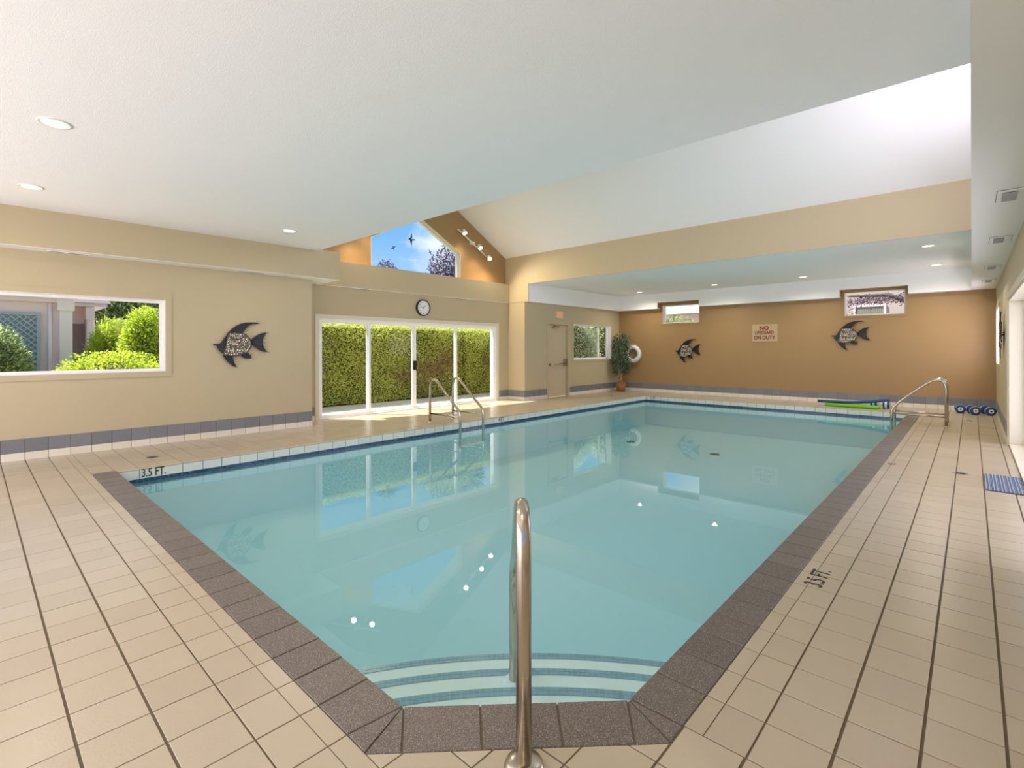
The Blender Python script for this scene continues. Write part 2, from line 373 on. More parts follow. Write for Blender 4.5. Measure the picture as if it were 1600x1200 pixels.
def add_rect(x0, x1, y0, y1, gx, gy):
    if x1-x0 < 0.03 or y1-y0 < 0.02: return
    tiles.append([(x0+gx, y0+gy), (x1-gx, y0+gy), (x1-gx, y1-gy), (x0+gx, y1-gy)])
# near strip: rows run along X, wide joints between the rows
gxs = [GX0 + G*k for k in range(-46, 3)]; gys = [GY0 + G*k for k in range(-14, 70)]
def cols(lo, hi): return [lo] + [g for g in gxs if lo+0.02 < g < hi-0.02] + [hi]
def rows(lo, hi): return [lo] + [g for g in gys if lo+0.02 < g < hi-0.02] + [hi]
cx = cols(XL, -0.727); ry = rows(YREAR, 0.852)
for i in range(len(cx)-1):
    for j in range(len(ry)-1):
        y0, y1 = ry[j], ry[j+1]
        if abs(y1-0.852) < 1e-6 and y1-y0 > 0.1 and cx[i+1] < -1.3:
            add_rect(cx[i], cx[i+1], y0, y1-0.066, nar, 0.0016); add_rect(cx[i], cx[i+1], y1-0.066, y1, nar, 0.0012)
        else: add_rect(cx[i], cx[i+1], y0, y1, nar, wid)
# little triangle behind the chamfered corner
tri = []
for i in range(len(cx)-1):
    for (y0, y1) in zip(rows(0.852, 1.60)[:-1], rows(0.852, 1.60)[1:]):
        p = [(cx[i]+nar, y0+nar), (cx[i+1]-nar, y0+nar), (cx[i+1]-nar, y1-nar), (cx[i]+nar, y1-nar)]
        # keep side away from the pool: (x - y) >= c
        cc = CHO[0][0]-CHO[0][1] + 0.006
        q = clip_poly(p, -1, 1, -cc)
        if len(q) > 2:
            ar = abs(sum(q[k][0]*q[(k+1) % len(q)][1]-q[(k+1) % len(q)][0]*q[k][1] for k in range(len(q))))/2
            if ar > 0.0015: tiles.append(q)
# right strip
cx = cols(-0.727, XR); ry = rows(YREAR, YB)
for i in range(len(cx)-1):
    for j in range(len(ry)-1):
        x0, x1 = cx[i], cx[i+1]
        if i == 0 and ry[j] > 1.5:
            add_rect(x0, x0+0.066, ry[j], ry[j+1], 0.0012, nar); add_rect(x0+0.066, x1, ry[j], ry[j+1], 0.0016, nar)
        else: add_rect(x0, x1, ry[j], ry[j+1], wid, nar)
# left strip and the alcove in front of the sliding doors
xs_ = [XP-0.012-0.035-0.203*k for k in range(0, 8)]
def left_cols(lo): return [g for g in reversed(xs_) if g > lo+0.03]
for y0, y1 in zip(rows(0.852, YB)[:-1], rows(0.852, YB)[1:]):
    lo = XD if (YA0 < (y0+y1)/2 < YJ) else XL
    c = [lo] + left_cols(lo)
    for i in range(len(c)-1): add_rect(c[i], c[i+1], y0, y1, nar, 0.0025)
# back strip
cb = cols(xs_[0], -0.727)
rb = [YF+0.012+0.035, YF+0.012+0.035+0.203*2, YF+0.012+0.035+0.203*4, YF+0.012+0.035+0.203*6]; rb = [YF+0.047+0.203*k for k in range(6)] + [YB]
for i in range(len(cb)-1):
    for j in range(len(rb)-1): add_rect(cb[i], cb[i+1], rb[j], rb[j+1], 0.0025, nar)
def on_screen_area(poly, z=0):
    q = []
    for p in poly:
        r = project(p[0], p[1], z)
        if r is None: return 0
        q.append(r)
    if all(a[0] < 0 or a[0] > 1600 or a[1] > 1190 or a[1] < 0 for a in q): return 0
    q = [(min(max(a[0], 0), 1600), min(max(a[1], 0), 1200)) for a in q]
    return abs(sum(q[k][0]*q[(k+1) % len(q)][1]-q[(k+1) % len(q)][0]*q[k][1] for k in range(len(q))))/2
tiles.sort(key=lambda t: -on_screen_area(t))
CACHE = {}
def poly_tile(mbx, poly, z0=-0.006, z1=0.0, b=0.0009):
    n = len(poly)
    A = sum(poly[k][0]*poly[(k+1) % n][1]-poly[(k+1) % n][0]*poly[k][1] for k in range(n))
    if A < 0: poly = poly[::-1]
    cxx = sum(p[0] for p in poly)/n; cyy = sum(p[1] for p in poly)/n
    def ins(p):
        d = math.hypot(cxx-p[0], cyy-p[1]) or 1; return (p[0]+(cxx-p[0])/d*b*1.4, p[1]+(cyy-p[1])/d*b*1.4)
    vs = [(p[0], p[1], z0) for p in poly] + [(p[0], p[1], z1-b) for p in poly] + [(*ins(p), z1) for p in poly]
    fs = [tuple(range(2*n, 3*n))]
    for k in range(n):
        k2 = (k+1) % n; fs += [(k, k2, n+k2, n+k), (n+k, n+k2, 2*n+k2, 2*n+k)]
    mbx.add(vs, fs)
for t in tiles[:300]:
    c = (sum(p[0] for p in t)/len(t), sum(p[1] for p in t)/len(t))
    dz = random.uniform(-0.0004, 0.0004)
    key = tuple((round(p[0]-c[0], 3), round(p[1]-c[1], 3)) for p in t)
    if key not in CACHE:
        m = MB(); poly_tile(m, [(p[0]-c[0], p[1]-c[1]) for p in t]); tmp = m.build('floor_tile', M_tile); CACHE[key] = tmp.data; bpy.data.objects.remove(tmp)
    inst('floor_tile', CACHE[key], (c[0], c[1], dz), fl)
m = MB()
for t in tiles[300:]: poly_tile(m, t)
o = m.build('floor_tile_field', M_tile, fl); o['kind'] = 'stuff'

# ------------------------------------------------------------------ pool
pool = struct(empty('pool_basin', (-3.8, 6.9, 0)), 'swimming pool basin with chamfered near corner and curved steps')
ZF = -0.80
inner = [(XP, PIY), (-1.512, PIY), (PIX, 1.637), (PIX, YF), (XP, YF)]
mb = MB(); mb.prism(inner, ZF-0.1, ZF); mb.build('pool_floor', M_plaster, pool)
for i in range(5):
    p, q = Vector((*inner[i], 0)), Vector((*inner[(i+1) % 5], 0)); d = (q-p).normalized(); nrm = Vector((d.y, -d.x, 0))
    a = p; b = q; m = MB(); m.prism([(a.x, a.y), (b.x, b.y), (b.x+nrm.x*0.1, b.y+nrm.y*0.1), (a.x+nrm.x*0.1, a.y+nrm.y*0.1)], ZF-0.1, -0.305 if i in (3, 4) or True else 0)
    m.build('pool_wall', M_plaster, pool)
# upper wall band below the tiled edge (near, chamfer, right under the coping)
for i in (0, 1, 2):
    p, q = Vector((*inner[i], 0)), Vector((*inner[(i+1) % 5], 0)); d = (q-p).normalized(); nrm = Vector((d.y, -d.x, 0))
    m = MB(); m.prism([(p.x, p.y), (q.x, q.y), (q.x+nrm.x*0.008, q.y+nrm.y*0.008), (p.x+nrm.x*0.008, p.y+nrm.y*0.008)], -0.305, -0.02)
    m.build('pool_wall', M_plaster, pool)
# steps
CC = Vector((-1.22, 1.347)) + Vector((1, -1)).normalized()*2.27
for k, (R_, z) in enumerate(((2.68, -0.22), (3.015, -0.35), (3.355, -0.48))):
    def arc(R_, n=40):
        # angle where arc meets y = PIY and x = PIX
        a0 = PI - math.asin((PIY-CC.y)/R_); a1 = math.acos((PIX-CC.x)/R_)
        return [(CC.x+R_*math.cos(a0+(a1-a0)*t/n), CC.y+R_*math.sin(a0+(a1-a0)*t/n)) for t in range(n+1)]
    A = arc(R_); poly = [(-1.512, PIY)] + A + [(PIX, 1.637)]
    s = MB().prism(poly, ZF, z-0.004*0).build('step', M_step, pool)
    Ai = arc(R_-0.054); st = MB(); nA = len(A)
    for i_ in range(nA-1): st.add([(*A[i_], z+0.001), (*A[i_+1], z+0.001), (*Ai[i_+1], z+0.001), (*Ai[i_], z+0.001)], [(0, 1, 2, 3)])
    st.build('nosing_bed', mat('blue grey grout', (0.26, 0.38, 0.46), 0.8), s)
    m = MB()
    a0 = PI - math.asin((PIY-CC.y)/R_); a1 = math.acos((PIX-CC.x)/R_)
    nt_ = int(abs(a1-a0)*R_/0.0262)
    for row in range(2):
        ra, rb_ = R_-0.0262*row-0.0242, R_-0.0262*row-0.0012
        for t in range(nt_):
            q0 = a0+(a1-a0)*(t+0.05)/nt_; q1 = a0+(a1-a0)*(t+0.95)/nt_
            pl = [(CC.x+r*math.cos(q), CC.y+r*math.sin(q)) for r, q in ((ra, q0), (rb_, q0), (rb_, q1), (ra, q1))]
            if min(p[1] for p in pl) > PIY and max(p[0] for p in pl) < PIX: m.prism(pl, z-0.002, z+0.003)
    o = m.build('mosaic_nosing', M_mosaic2, s); o['kind'] = 'stuff'
# tiled gutter edge on the left and far side: deck nosing, pale tiles, blue mosaic
m = MB()
# rounded nosing along left and far
def nosing(p, q, nx, ny):
    prof = [(0.047, -0.002), (0.047, 0.0), (0.010, 0.0), (0.004, -0.002), (0.001, -0.006), (0, -0.012), (0, -0.016), (0.047, -0.016)]
    out = []
    for a, b in prof: out.append((a, b))
    n = len(out); vs = [(p[0]+nx*a, p[1]+ny*a, b) for a, b in out] + [(q[0]+nx*a, q[1]+ny*a, b) for a, b in out]
    return vs, [tuple(range(n)), tuple(range(2*n-1, n-1, -1))] + [(i, (i+1) % n, n+(i+1) % n, n+i) for i in range(n)]
ys = rows(PIY, YF)
for a, b in zip(ys[:-1], ys[1:]):
    vs, fs = nosing((XP, a+0.002), (XP, b-0.002), -1, 0)
    MB().add(vs, fs).build('edge_tile', M_tile, pool)
    MB().box(XP-0.008, XP, a+0.0035, b-0.0035, -0.112, -0.018).build('gutter_tile', M_gutter, pool)
xs2 = [XP] + [g for g in gxs if XP+0.05 < g < PIX-0.05] + [PIX]
for a, b in zip(xs2[:-1], xs2[1:]):
    vs, fs = nosing((a+0.002, YF), (b-0.002, YF), 0, 1)
    MB().add(vs, fs).build('edge_tile', M_tile, pool)
    MB().box(a+0.0035, b-0.0035, YF, YF+0.008, -0.112, -0.018).build('gutter_tile', M_gutter, pool)
MB().box(XP-0.012, XP-0.003, PIY, YF, -0.305, -0.016).box(XP-0.01, PIX, YF+0.003, YF+0.012, -0.305, -0.016).build('tile_bed', M_groutd, pool)
m = MB(); p_ = 0.0262
for k in range(int((YF-PIY)/p_)):
    for r in range(3): m.box(XP-0.006, XP+0.001, PIY+k*p_+0.0014, PIY+(k+1)*p_-0.0014, -0.116-(r+1)*p_+0.0014, -0.116-r*p_-0.0014)
for k in range(int((PIX-XP)/p_)):
    for r in range(3): m.box(XP+k*p_+0.0014, XP+(k+1)*p_-0.0014, YF-0.001, YF+0.006, -0.116-(r+1)*p_+0.0014, -0.116-r*p_-0.0014)
o = m.build('mosaic_band', M_mosaic, pool); o['kind'] = 'stuff'
MB().box(XP-0.008, XP, PIY, YF, -0.305, -0.197).box(XP, PIX, YF, YF+0.008, -0.305, -0.197).build('pool_wall', M_plaster, pool)
# pool floor drains
for x, y in ((-3.744, 9.99), (-5.65, 10.07)):
    d = MB(); d.lathe([(0.001, 0.012), (0.08, 0.012), (0.10, 0.0)], (x, y, ZF), n=20); dd = d.build('main_drain', M_dark, pool)

# coping tiles
cop = struct(empty('trim_3', (-2, 1, 0)), 'dark grey granite coping along the near and right pool edge')
def cope(poly): m = MB(); poly_tile(m, poly, -0.03, 0.001, 0.003); m.build('coping_tile', M_cope, cop)
g_ = 0.0032
xs3 = [g for g in gxs if -6.86 < g < -1.60]
xs3 = [XP-0.09] + [g for g in xs3 if g > XP+0.02]
for a, b in zip(xs3[:-1], xs3[1:]): cope([(a+g_, 0.852+g_), (b-g_, 0.852+g_), (b-g_, PIY), (a+g_, PIY)])
xe = xs3[-1]
cope([(xe+g_, 0.852+g_), (-1.545, 0.852+g_), (-1.516, PIY), (xe+g_, PIY)])
cope([(-1.539, 0.852+g_), (-1.434, 0.852+g_), (-1.513, PIY-0.001)])
pa = Vector((-1.512, PIY)); pb = Vector((PIX, 1.637)); oa = Vector(CHO[0]); ob = Vector(CHO[1])
L_ = lambda a, b, t: tuple(a.lerp(b, t))
cope([tuple(pa), L_(oa, ob, 0.115), L_(oa, ob, 0.004)])
cope([L_(pa, pb, 0.006), L_(pa, pb, 0.335), L_(oa, ob, 0.375), L_(oa, ob, 0.122)])
cope([L_(pa, pb, 0.343), L_(pa, pb, 0.675), L_(oa, ob, 0.640), L_(oa, ob, 0.383)])
cope([L_(pa, pb, 0.683), L_(pa, pb, 0.994), L_(oa, ob, 0.878), L_(oa, ob, 0.648)])
cope([tuple(pb), L_(oa, ob, 0.996), L_(oa, ob, 0.885)])
cope([(PIX+0.003, 1.640), (-0.7302, 1.557), (-0.7302, 1.647)])
ys3 = [g for g in gys if 1.80 < g < YF-0.6] + [YF-0.59+0.0]
ys3 = [1.654] + ys3
YCE = 12.70
ys3 = [1.652] + [g for g in gys if 1.80 < g < YCE-0.05] + [YCE]
for a, b in zip(ys3[:-1], ys3[1:]): cope([(PIX, a+g_), (-0.727-g_, a+g_), (-0.727-g_, b-g_), (PIX, b-g_)])
# water
wt = MB().add([(XP, PIY, WATER), (-1.512, PIY, WATER), (PIX, 1.637, WATER), (PIX, YF, WATER), (XP, YF, WATER)], [(0, 1, 2, 3, 4)]).build('water', M_water)
for p in wt.data.polygons:
    if p.normal.z < 0: wt.data.flip_normals(); break
tag(wt, 'calm clear turquoise water filling the swimming pool', 'water', kind='stuff')

# ------------------------------------------------------------------ baseboards
def baseboard(name, label, runs):
    root = struct(empty(name, (0,0,0)), label)
    for (ax, c, a0, a1, sgn) in runs:     # ax 'y': wall plane x=c, tiles run along y
        s0, s1 = c, c+sgn*0.012
        gl = [g for g in (gys if ax == 'y' else gxs) if a0+0.03 < g < a1-0.03]
        e_ = [a0]+gl+[a1]
        bedm = MB(); q0, q1 = sorted((c, c+sgn*0.008))
        (bedm.box(q0, q1, a0, a1, 0, 0.245) if ax == 'y' else bedm.box(a0, a1, q0, q1, 0, 0.245)).build('tile_bed', M_grout, root)
        for a, b in zip(e_[:-1], e_[1:]):
            for z0, z1, mt_, nm in ((0.0, 0.088, M_cove, 'cove_tile'), (0.091, 0.25, M_skirt, 'skirting_tile')):
                m = MB(); p0, p1 = sorted((s0, s1))
                if ax == 'y': m.box(p0, p1, a+0.0024, b-0.0024, z0, z1)
                else: m.box(a+0.0024, b-0.0024, p0, p1, z0, z1)
                m.build(nm, mt_, root)
    return root
baseboard('baseboard_left', 'blue grey and cream tiled skirting along the left wall', [('y', XL, YREAR, YA0, 1), ('y', XD, YA0, 4.25, 1), ('y', XD, 9.07, YJ, 1), ('x', YJ, XD, XL, -1), ('y', XL, YJ-0.012, 10.30, 1), ('y', XL, 11.31, YB, 1)])
baseboard('baseboard_back', 'blue grey and cream tiled skirting along the back wall', [('x', YB, XL+0.012, XR, -1)])
baseboard('baseboard_right', 'blue grey and cream tiled skirting along the right wall', [('y', XR, 9.43, YB-0.012, -1), ('y', XR, YREAR, 4.12, -1)])

# ------------------------------------------------------------------ windows and doors
def pane(parent, x0, x1, y0, y1, z0, z1, name='glass_pane'):
    return MB().box(x0, x1, y0, y1, z0, z1).build(name, M_glass, parent)
def frame_yz(x0, x1, y0, y1, z0, z1, t, m=None):     # picture frame in a wall that faces x
    m = m or MB(); m.box(x0, x1, y0, y0+t, z0, z1); m.box(x0, x1, y1-t, y1, z0, z1); m.box(x0, x1, y0+t, y1-t, z1-t, z1)
    m.box(x0, x1, y0+t, y1-t, z0, z0+t); return m
def frame_xz(y0, y1, x0, x1, z0, z1, t, m=None):
    m = m or MB(); m.box(x0, x0+t, y0, y1, z0, z1); m.box(x1-t, x1, y0, y1, z0, z1); m.box(x0+t, x1-t, y0, y1, z1-t, z1)
    m.box(x0+t, x1-t, y0, y1, z0, z0+t); return m
def side_window(name, label, xw, sgn, y0, y1, z0, z1, cas=True, mul=None):
    r = struct(empty(name, (xw, (y0+y1)/2, z0)), label)
    if cas:   # flat painted casing band around the opening
        q = sorted((xw, xw+sgn*0.012)); frame_yz(q[0], q[1], y0-0.07, y1+0.07, z0-0.07, z1+0.07, 0.07).build('casing', M_wall, r)
    q = sorted((xw, xw-sgn*0.16)); frame_yz(q[0], q[1], y0, y1, z0, z1, 0.008).build('reveal', M_frame, r)
    q = sorted((xw-sgn*0.12, xw-sgn*0.17)); f = frame_yz(q[0], q[1], y0+0.008, y1-0.008, z0+0.008, z1-0.008, 0.032)
    if mul:
        for yy in mul: f.box(q[0], q[1], yy-0.02, yy+0.02, z0+0.03, z1-0.03)
    f.build('sash', M_vinyl, r)
    c = xw-sgn*0.145; pane(r, c-0.003, c+0.003, y0+0.038, y1-0.038, z0+0.038, z1-0.038)
    return r
side_window('window_1', 'long low window at the left looking onto the garden', XL, 1, -1.70, 1.84, 0.998, 1.985)
side_window('window_2', 'square window beside the potted fig tree', XL, 1, 11.50, 13.50, 1.0, 2.005, mul=[12.98])
side_window('window_6', 'window at the far end of the right wall', XR, -1, 12.05, 13.55, 1.0, 2.02)
side_window('added_window_7', 'added unseen window at the near end of the right wall, letting light in', XR, -1, -1.6, 1.4, 0.95, 2.1)  # unseen, added so that sky light enters
def back_window(name, label, x0, x1, z0, z1, yw=YB, s=1, mt=None):
    r = struct(empty(name, ((x0+x1)/2, yw, z0)), label); mt = mt or M_bframe
    q = sorted((yw, yw-s*0.012)); frame_xz(q[0], q[1], x0-0.05, x1+0.05, z0-0.05, z1+0.03, 0.05).build('casing', M_brown if mt is M_bframe else M_wall, r)
    q = sorted((yw, yw+s*0.14)); frame_xz(q[0], q[1], x0, x1, z0, z1, 0.008).build('reveal', M_trim if mt is M_bframe else M_frame, r)
    q = sorted((yw+s*0.10, yw+s*0.15)); frame_xz(q[0], q[1], x0+0.008, x1-0.008, z0+0.008, z1-0.008, 0.025).build('sash', M_vinyl, r)
    c = yw+s*0.125; MB().box(x0+0.03, x1-0.03, c-0.003, c+0.003, z0+0.03, z1-0.03).build('glass_pane', M_glass, r); return r
back_window('window_3', 'small high window left of the sign on the back wall', -6.76, -5.66, 2.045, 2.585)
back_window('window_4', 'small high window above the right fish on the back wall', -2.20, -1.07, 2.055, 2.615)
back_window('added_window_8', 'added unseen tall window at the left of the wall behind the camera, letting light in', -7.9, -4.3, 0.1, 2.4, YREAR, -1, M_frame)  # unseen window added to bring light in from behind the camera
back_window('added_window_9', 'added unseen tall window at the right of the wall behind the camera, letting light in', -3.8, -0.2, 0.1, 2.4, YREAR, -1, M_frame)  # second unseen window added for light from behind the camera
# gable windows
def gable_window(name, label, xw, sgn):
    y0, y1, z0, zk, za = GH; ym = (y0+y1)/2
    r = struct(empty(name, (xw, ym, z0)), label)
    outer = [(y0, z0), (y1, z0), (y1, zk), (ym, za), (y0, zk)]
    def off(t):
        cy, cz = ym, (z0+zk)/2+0.15; k = 1-t*1.0
        return [(y0+t, z0+t), (y1-t, z0+t), (y1-t, zk-t*0.45), (ym, za-t*1.12), (y0+t, zk-t*0.45)]
    def ring(mb, A, B, xa, xb):
        n = len(A); vs = [(xa, *p) for p in A]+[(xa, *p) for p in B]+[(xb, *p) for p in A]+[(xb, *p) for p in B]
        fs = []
        for i in range(n):
            j = (i+1) % n; fs += [(i, j, n+j, n+i), (2*n+i, 2*n+j, 3*n+j, 3*n+i), (i, j, 2*n+j, 2*n+i), (n+i, n+j, 3*n+j, 3*n+i)]
        return mb.add(vs, fs)
    ring(MB(), outer, off(0.008), xw, xw-sgn*0.17).build('reveal', M_trim, r)
    ring(MB(), off(0.008), off(0.035), xw-sgn*0.12, xw-sgn*0.17).build('sash', M_vinyl, r)
    MB().prism(off(0.034), xw-sgn*0.142, xw-sgn*0.148, fx).build('glass_pane', M_glass, r); return r
gable_window('window_5', 'five sided gable window with bird silhouettes showing blue sky', GX, 1)
gable_window('window_10', 'unseen five sided gable window high on the right, letting light in', XRG, -1)  # unseen, mirrored from the left gable to let light into the vault
# sliding doors
def slider(name, label, xw, sgn, y0, y1, z1, mulls, glz=-0.07, handle=True):
    r = struct(empty(name, (xw, (y0+y1)/2, 0)), label)
    m = MB(); q = sorted((xw, xw+sgn*0.014)); m.box(q[0], q[1], y0-0.07, y0, 0, z1+0.07); m.box(q[0], q[1], y1, y1+0.07, 0, z1+0.07); m.box(q[0], q[1], y0, y1, z1, z1+0.07)
    m.build('casing', M_trim, r)
    m = MB(); q = sorted((xw-sgn*0.002, xw-sgn*0.2)); t = 0.03
    m.box(q[0], q[1], y0, y0+t, 0, z1); m.box(q[0], q[1], y1-t, y1, 0, z1); m.box(q[0], q[1], y0+t, y1-t, z1-t, z1); m.box(q[0], q[1], y0+t, y1-t, 0, 0.022)
    m.build('door_frame', M_frame if sgn > 0 else M_trim, r)
    ed = [y0+t]+mulls+[y1-t]
    for i in range(len(ed)-1):
        a, b = ed[i], ed[i+1]; xo = xw+sgn*glz-sgn*0.045*(i in (1, 2)); q = sorted((xo-0.018, xo+0.018))
        ov = 0.03
        a2, b2 = (a-ov if i in (1, 3) else (a+0.002 if i == 2 else a)), (b+ov if i in (0, 2) else (b-0.002 if i == 1 else b))
        p = frame_yz(q[0], q[1], a2, b2, 0.022, z1-t, 0.05).build('door_panel', M_vinyl, r)
        if i in (1, 2): p.data.materials[0] = M_vinyl
        g = pane(p, xo-0.003, xo+0.003, a2+0.05, b2-0.05, 0.072, z1-t-0.05)
        if handle and i == 2:
            q = sorted((xo+sgn*0.018, xo+sgn*0.06)); hm = MB().box(q[0], q[1], a2+0.005, a2+0.035, 0.87, 1.03); hm.box(q[0]-0.0, q[0]+0.012, a2-0.03, a2+0.045, 0.85, 1.05); hm.build('pull_handle', M_black, p)
    return r
slider('door_1', 'white framed sliding glass doors facing the green hedge', XD, 1, 4.33, 8.99, 1.875, [5.40, 6.52, 7.69], -0.05)
slider('door_2', 'wide sliding glass doors in the right wall', XR, -1, 4.20, 9.35, 1.94, [5.5, 6.8, 8.1], -0.17, False)
# exit door
r = struct(empty('door_3', (XL, 10.8, 0)), 'beige exit door with a push bar')
m = MB(); m.box(XL-0.14, XL+0.012, 10.30, 10.375, 0, 2.03); m.box(XL-0.14, XL+0.012, 11.235, 11.31, 0, 2.03); m.box(XL-0.14, XL+0.012, 10.375, 11.235, 1.96, 2.03); m.build('door_frame', M_wall, r)
M_door = mat('door paint', (0.56, 0.46, 0.30), 0.45)
lf = MB().box(XL-0.10, XL-0.055, 10.385, 11.225, 0.012, 1.955).build('door_leaf', M_door, r)
m = MB(); m.tube([(XL+0.02, 10.44, 0.88), (XL+0.02, 11.12, 0.90)], 0.013, 8); m.box(XL-0.055, XL+0.02, 10.42, 10.46, 0.85, 0.91); m.box(XL-0.055, XL+0.03, 11.09, 11.15, 0.83, 1.03); m.build('push_bar', M_steel, lf)
m = MB(); m.box(XL-0.055, XL-0.01, 10.62, 10.86, 1.86, 1.92); m.tube([(XL-0.02, 10.74, 1.91), (XL+0.06, 10.62, 1.935), (XL-0.02, 10.50, 1.95)], 0.009, 6); m.build('door_closer', M_steel, lf)

# portals for the sky light
portal((XD-0.15, 6.66, 0.94), (1.8, 4.5), (1, 0, 0))
portal((XL-0.15, 0.07, 1.5), (1.0, 3.5), (1, 0, 0))
portal((XL-0.15, 12.5, 1.5), (1.0, 2.0), (1, 0, 0))
portal((XR+0.2, -0.1, 1.52), (1.15, 3.0), (-1, 0, 0))
portal((GX-0.19, 6.675, 3.6), (1.2, 2.4), (1, 0, 0))

# ------------------------------------------------------------------ lamps
M_bulb = mat('lamp glow', (1, 0.85, 0.6), 0.5, emit=(1.0, 0.78, 0.48), estr=7.0)
M_ring = mat('lamp trim', (0.8, 0.78, 0.74), 0.35)
def spot_light(parent, loc, watts, direction=(0, 0, -1), ang=160, col=(1.0, 0.90, 0.76), rad=0.035, blend=1.0):
    d = bpy.data.lights.new('lamp_light', 'SPOT'); d.energy = watts; d.spot_size = math.radians(ang); d.spot_blend = blend; d.shadow_soft_size = rad; d.color = col
    o = bpy.data.objects.new('lamp_light', d); C.objects.link(o); o.parent = parent; o.location = Vector(loc)-parent_world(parent)
    o.rotation_euler = (-Vector(direction)).to_track_quat('Z', 'Y').to_euler(); return o
def downlight(x, y, label, watts=LAMP_W, grp=None, lit=True):
    t = thing('recessed_downlight', label, 'ceiling light', (x, y, H), grp)
    m = MB(); m.lathe([(0.100, 0.0), (0.100, -0.006), (0.082, -0.009), (0.078, -0.004), (0.070, 0.0)], (x, y, H), n=28); m.build('trim_ring', M_ring, t)
    MB().lathe([(0.0001, -0.002), (0.055, -0.0045), (0.070, -0.002)], (x, y, H), n=24).build('lamp_face', M_bulb if lit else M_ring, t)
    if lit: spot_light(t, (x, y, H-0.03), watts)
    return t
near_l = [(-4.858, 0.414, 'recessed ceiling light nearest the camera in the top left of the flat ceiling'),
          (-6.917, 0.413, 'recessed ceiling light near the left edge of the picture above the soffit'),
          (-6.902, 2.977, 'small recessed ceiling light above the left fish sculpture'),
          (-2.8, 0.41, 'recessed ceiling light beyond the top edge of the picture'),
          (-0.75, 0.41, 'recessed ceiling light almost above the camera beside the right soffit')]
for x, y, lb in near_l: downlight(x, y, lb, 34.0 if x > -3 else LAMP_W)
far_l = [(-0.508, 10.38, 'brightest recessed ceiling light of the far low ceiling near the right soffit'),
         (-0.508, 12.88, 'recessed ceiling light of the far ceiling directly behind the brightest one'),
         (-4.842, 12.9, 'recessed ceiling light in front of the small left back window'),
         (-7.053, 10.55, 'unlit recessed ceiling light just inside the left end of the bulkhead'),
         (-7.054, 13.1, 'recessed ceiling light in the far left corner of the low ceiling'),
         (-2.824, 12.88, 'recessed ceiling light between the sign and the right back window')]
for x, y, lb in far_l: downlight(x, y, lb, 62.0, lit=(x, y) != (-7.053, 10.55))
# track light on the gable
t = thing('track_light', 'white three lamp track light slanting on the tan gable wall', 'track light', (GX, 8.24, 3.87))
M_wm = mat('white lamp metal', (0.8, 0.78, 0.75), 0.3)
MB().tube([(GX+0.05, 7.74, 4.115), (GX+0.05, 8.74, 3.56)], 0.016, 8).build('track_bar', M_wm, t)
MB().box(GX, GX+0.04, 8.16, 8.30, 3.82, 3.90).build('mounting_plate', M_wm, t)
for y, z in ((7.86, 4.10), (8.36, 3.82), (8.68, 3.60)):
    aim = Vector((0.55, -0.05, -0.85)).normalized(); p = Vector((GX+0.12, y, z)); q = p+aim*0.11
    h_ = MB().tube([p-aim*0.02, p, p+aim*0.03, q], [0.012, 0.03, 0.05, 0.055], 14, caps=False); h_.tube([(GX+0.05, y, z-0.03), tuple(p)], 0.01, 6); ho = h_.build('lamp_head', M_wm, t)
    mm = MB(); mm.tube([q-aim*0.03, q-aim*0.005], [0.02, 0.046], 14); b_ = mm.build('bulb', mat('track lamp glow', (1, .9, .7), .5, emit=(1, 0.82, 0.55), estr=14), ho)
    spot_light(t, tuple(q+aim*0.02), TRACK_W, aim, 150, (1, 0.80, 0.54), 0.04)
# its twin on the other side of the gable window, seen only mirrored in the water
t = thing('track_light', 'white track light left of the gable window, hidden by the near ceiling', 'track light', (GX, 5.11, 3.87))
MB().tube([(GX+0.05, 5.61, 4.115), (GX+0.05, 4.61, 3.56)], 0.016, 8).build('track_bar', M_wm, t)
MB().box(GX, GX+0.04, 5.05, 5.19, 3.82, 3.90).build('mounting_plate', M_wm, t)
for y, z in ((5.36, 3.94), (4.96, 3.70)):
    aim = Vector((0.55, 0.05, -0.85)).normalized(); p = Vector((GX+0.12, y, z)); q = p+aim*0.11
    h_ = MB().tube([p-aim*0.02, p, p+aim*0.03, q], [0.012, 0.03, 0.05, 0.055], 14, caps=False); h_.tube([(GX+0.05, y, z-0.03), tuple(p)], 0.01, 6); ho = h_.build('lamp_head', M_wm, t)
    mm = MB(); mm.tube([q-aim*0.03, q-aim*0.005], [0.02, 0.046], 14); mm.build('bulb', MATS['track lamp glow'], ho)
    spot_light(t, tuple(q+aim*0.02), TRACK_W, aim, 150, (1, 0.80, 0.54), 0.04)

# ------------------------------------------------------------------ ceiling vents
M_ventg = mat('vent grille', (0.16, 0.16, 0.16), 0.5)
for y0, lb in ((5.29, 'white ceiling vent with grey grille nearest the camera on the right soffit'), (7.45, 'second white ceiling vent from the camera on the right soffit'),
               (10.0, 'third ceiling vent from the camera on the right soffit'), (12.0, 'farthest ceiling vent on the right soffit')):
    t = thing('ceiling_vent', lb, 'vent', (0.23, y0+0.18, ZS), 'vents on the right soffit'); MB().box(0.143, 0.323, y0-0.006, y0+0.406, ZS-0.003, ZS).build('shadow_gap', M_ventg, t)
    MB().box(0.148, 0.318, y0, y0+0.40, ZS-0.008, ZS).build('vent_plate', M_white, t)
    g = MB().box(0.178, 0.262, y0+0.05, y0+0.35, ZS-0.012, ZS-0.008).build('grille', M_ventg, t)
    s_ = MB()
    for k in range(10): s_.box(0.180, 0.260, y0+0.06+k*0.03, y0+0.07+k*0.03, ZS-0.017, ZS-0.012)
    s_.build('louvre', mat('louvre grey', (0.42, 0.42, 0.42), 0.5), t)
